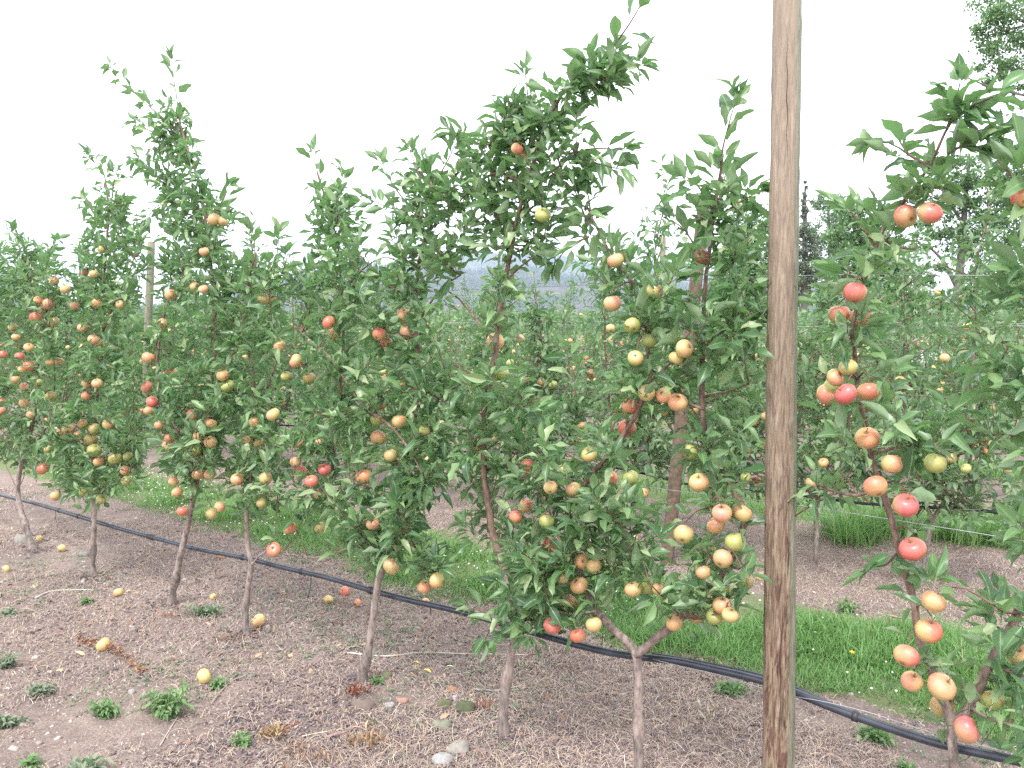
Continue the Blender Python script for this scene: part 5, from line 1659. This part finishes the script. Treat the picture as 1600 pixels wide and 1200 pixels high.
stick('thin pale root beside the V tree foot', [(1010, 1140), (960, 1125), (930, 1110)], .0026, (.50, .42, .34))


SHARD = [leaf_template(5, 3, -.5, .9, .5, .10 + .05 * k, False, .9) for k in range(3)]


def shard(label, x, y, cnt, spread, L, cols, seed, name, upright=.5, cat='bark'):
    rg = np.random.default_rng(seed)
    b = on_ground(x, y); b[2] = gz(b)
    P = b + rg.normal(0, spread * 1.4, (cnt, 3)) * [1, .6, 0] + [0, 0, .008]
    X = np.column_stack([rg.normal(0, .5, cnt), rg.normal(0, .5, cnt), rg.uniform(.1, 1.2, cnt) * upright])
    L *= .62; upright *= .4; spread *= 1.5
    cnt2 = cnt * 3
    P = np.repeat(P, 3, axis=0) + rg.normal(0, spread * .5, (cnt2, 3)) * [1, 1, 0] + [0, 0, .004]
    X = np.repeat(X, 3, axis=0) + rg.normal(0, .45, (cnt2, 3))
    me = scatter_mesh(name, SHARD, P, frames(X, 1.2, rg), rg.uniform(.25, .8, cnt2) * L, rnd_mat(name + '_colour', [(q_, tuple(c_ * k_ for c_, k_ in zip(cc_, (.62, .72, .95)))) for q_, cc_ in cols]), None, b, rg)
    mk(name, me, None, b, label=label, category=cat, kind='stuff')


shard('splintered rust red bark shards at the foot of the wide tree', 556, 1086, 26, .018, .075, [(0, (.12, .035, .025)), (.5, (.36, .10, .045)), (1, (.52, .20, .08))], 1, 'bark_shards', 1.2)
shard('rust brown dead leaves by the foot of the thin fourth tree', 368, 1000, 34, .045, .05, [(0, (.14, .05, .035)), (1, (.50, .20, .09))], 2, 'rusty_leaves')
shard('small orange bark flake at the foot of the tall third tree', 262, 968, 8, .012, .05, [(0, (.40, .12, .05)), (1, (.55, .22, .10))], 3, 'bark_flakes', 1.0)
shard('tan crumpled leaves at the bottom centre left', 462, 1178, 16, .028, .075, [(0, (.40, .22, .12)), (1, (.62, .38, .22))], 4, 'crumpled_leaves')
shard('second heap of tan crumpled leaves right of the first', 504, 1186, 12, .02, .07, [(0, (.36, .18, .10)), (1, (.60, .36, .20))], 5, 'crumpled_leaves')
shard('orange dead upright plant stalks at the bottom', 427, 1150, 26, .018, .07, [(0, (.40, .20, .08)), (1, (.62, .40, .16))], 6, 'dead_stalks', 2.2, 'dead plant')
shard('orange brown dried stalks below the brown stone', 580, 1165, 30, .028, .075, [(0, (.40, .20, .10)), (1, (.60, .38, .16))], 7, 'dead_stalks', 2.2, 'dead plant')
shard('rusty dead leaves beside the larger mossy clod', 755, 1106, 16, .018, .06, [(0, (.30, .09, .05)), (1, (.50, .22, .12))], 8, 'rusty_leaves', 1.2)
shard('tan shredded leaves left of the post behind the V tree', 884, 1038, 14, .035, .05, [(0, (.50, .30, .18)), (1, (.66, .46, .30))], 9, 'shredded_leaves', .5)
shard('bundle of dry tan stalks on the soil left of the post', 1095, 1122, 22, .04, .09, [(0, (.50, .35, .20)), (1, (.66, .50, .32))], 10, 'dry_stalks', .9, 'dead plant')
shard('dry shredded leaves on the soil between V tree and post', 1060, 1062, 26, .05, .06, [(0, (.42, .28, .18)), (1, (.62, .44, .30))], 11, 'shredded_leaves', .5)
shard('orange dead leaves beside the fallen apples near the pipe', 530, 943, 16, .04, .05, [(0, (.46, .20, .10)), (1, (.62, .36, .16))], 12, 'orange_leaves', .6)

# orange dried stalk trailing from the fallen yellow apple to the bushy weed
rg = np.random.default_rng(55)
LPp = []
for t in np.linspace(0, 1, 90):
    x = np.interp(t, [0, .4, .7, 1], [116, 160, 185, 220]); y = np.interp(t, [0, .4, .7, 1], [1003, 1016, 1030, 1056])
    p = on_ground(x + rg.normal(0, 2), y + rg.normal(0, 2.2)); p[2] = gz(p) + .012 + rg.uniform(0, .012); LPp.append(p)
LPp = np.array(LPp); b0 = LPp[0].copy()
X = np.column_stack([.9 + rg.normal(0, .4, 90), -.35 + rg.normal(0, .4, 90), rg.normal(.1, .3, 90)])
mk('dried_stalk', scatter_mesh('dried_stalk', SHARD, LPp, frames(X, .7, rg), rg.uniform(.025, .045, 90), rnd_mat('dried_orange', [(0, (.24, .11, .06)), (1, (.42, .22, .11))]), None, b0, rg),
   None, b0, kind='stuff', label='trail of orange dried plant running past the fallen yellow apple', category='dead plant')


def fallen(label, x, y, d, kind, seed):
    rg = np.random.default_rng(seed)
    p = on_ground(x, y + d * .3)
    dep = to_px(p)[2]
    r = float(np.clip(d / 2 / FPX * dep, .014, .036))
    p[2] = gz(p) + r * .72
    root = mk('fallen_apple', APPLE, None, p, label=label, category='apple')
    k = r / .035
    root.scale = (k, k, k * .95)
    root.rotation_euler = (rg.uniform(.6, 1.6), rg.uniform(-.6, .6), rg.uniform(0, 6))
    c, a = ACOL[kind]
    root.color = (*c, a)
    s = bpy.data.objects.new('stem', STEM); COL.objects.link(s); s.parent = root


for i, q in enumerate([
        ('fallen yellow apple beside the orange dried stalk', 162, 1011, 24, 'Y'), ('fallen yellow apple with a tan cheek right of the bushy weed', 319, 1056, 27, 'Y'),
        ('fallen yellow apple right of the thin fourth trunk', 405, 971, 22, 'Y'), ('rotting orange apple in front of the second trunk', 185, 928, 15, 'O'),
        ('half eaten orange apple between the first two trunks', 97, 859, 13, 'O'),
        ('yellow scrap of apple near the leftmost trunk', 62, 845, 11, 'Y'), ('orange fallen apple at the left edge', 10, 891, 12, 'O'),
        ('pale fallen apple left of the orange dead leaves', 513, 937, 15, 'Y'), ('red and yellow fallen apple just under the pipe', 539, 921, 16, 'R'),
        ('small dark red rotting apple right of the dead leaves', 559, 942, 13, 'P'), ('small pale apple lying behind the pipe under the hanging pair', 665, 943, 13, 'O'),
        ('dark red fallen apple behind the pipe left of the thin tree', 346, 869, 13, 'P'), ('tiny yellow fallen apple between third and fourth trunks', 333, 935, 11, 'Y'),
        ('orange fallen apple on the soil just left of the post', 1188, 902, 15, 'O'), 
        ('tiny orange fallen apple behind the laden tree', 992, 845, 10, 'O')]):
    fallen(*q, 900 + i)

for i, (x, y, lb) in enumerate([(645, 1035, 'single yellow fallen leaf near the long pale stick'), (662, 1049, 'yellow fallen leaf left of the white one'), (697, 1044, 'white curled fallen leaf standing on its edge'), (449, 938, 'pale chip of leaf left of the fallen pale apple')]):
    b = on_ground(x, y); b[2] = gz(b) + .012
    tv, tq, tu = HI[i]
    mk('fallen_leaf', mesh_np('fallen_leaf', tv * .045, tq, simple('yellow_leaf', [(.62, .48, .10), (.62, .46, .14), (.70, .70, .52), (.68, .64, .56)][i], .7)), None, b, label=lb, category='leaf')
fl = on_ground(1330, 1047); fl[2] = .06
root = empty('dandelion', [fl[0], fl[1], 0], 'single yellow dandelion flower in the near grass strip', 'flower')
mb = MB(); mb.tube([(0, 0, 0), (.004, 0, .05), (.002, 0, .085)], [.0015, .0013, .0012], 5); mk('stalk', mb.mesh('stalk', M_weed), root)
rgf = np.random.default_rng(3)
X = np.column_stack([np.cos(np.arange(24) * .2618), np.sin(np.arange(24) * .2618), rgf.uniform(.1, .6, 24)])
mk('petals', scatter_mesh('petals', LO, np.tile([[.002, 0, .086]], (24, 1)), frames(X, .1, rgf), np.full(24, .013), simple('dandelion_yellow', (.80, .58, .04), .7), None, (0, 0, 0), rgf), root, kind='stuff')

# ------------------------------------------------------------------ haze
mb = MB()
x0, x1, y0, y1, z0, z1 = -3600, 3600, -200, 3500, -5, 250
box(mb, ((x0 + x1) / 2, (y0 + y1) / 2, (z0 + z1) / 2), np.array([(x1 - x0) / 2, (y1 - y0) / 2, (z1 - z0) / 2]))
hm = bpy.data.materials.new('haze_air'); hm.use_nodes = True
t = hm.node_tree; t.nodes.clear()
o_ = t.nodes.new('ShaderNodeOutputMaterial'); pv = t.nodes.new('ShaderNodeVolumePrincipled')
pv.inputs['Color'].default_value = (.66, .81, 1.0, 1)
pv.inputs['Density'].default_value = .00029
t.links.new(pv.outputs[0], o_.inputs['Volume'])
hz = mk('haze', mb.mesh('haze', hm, smooth=False), kind='stuff')
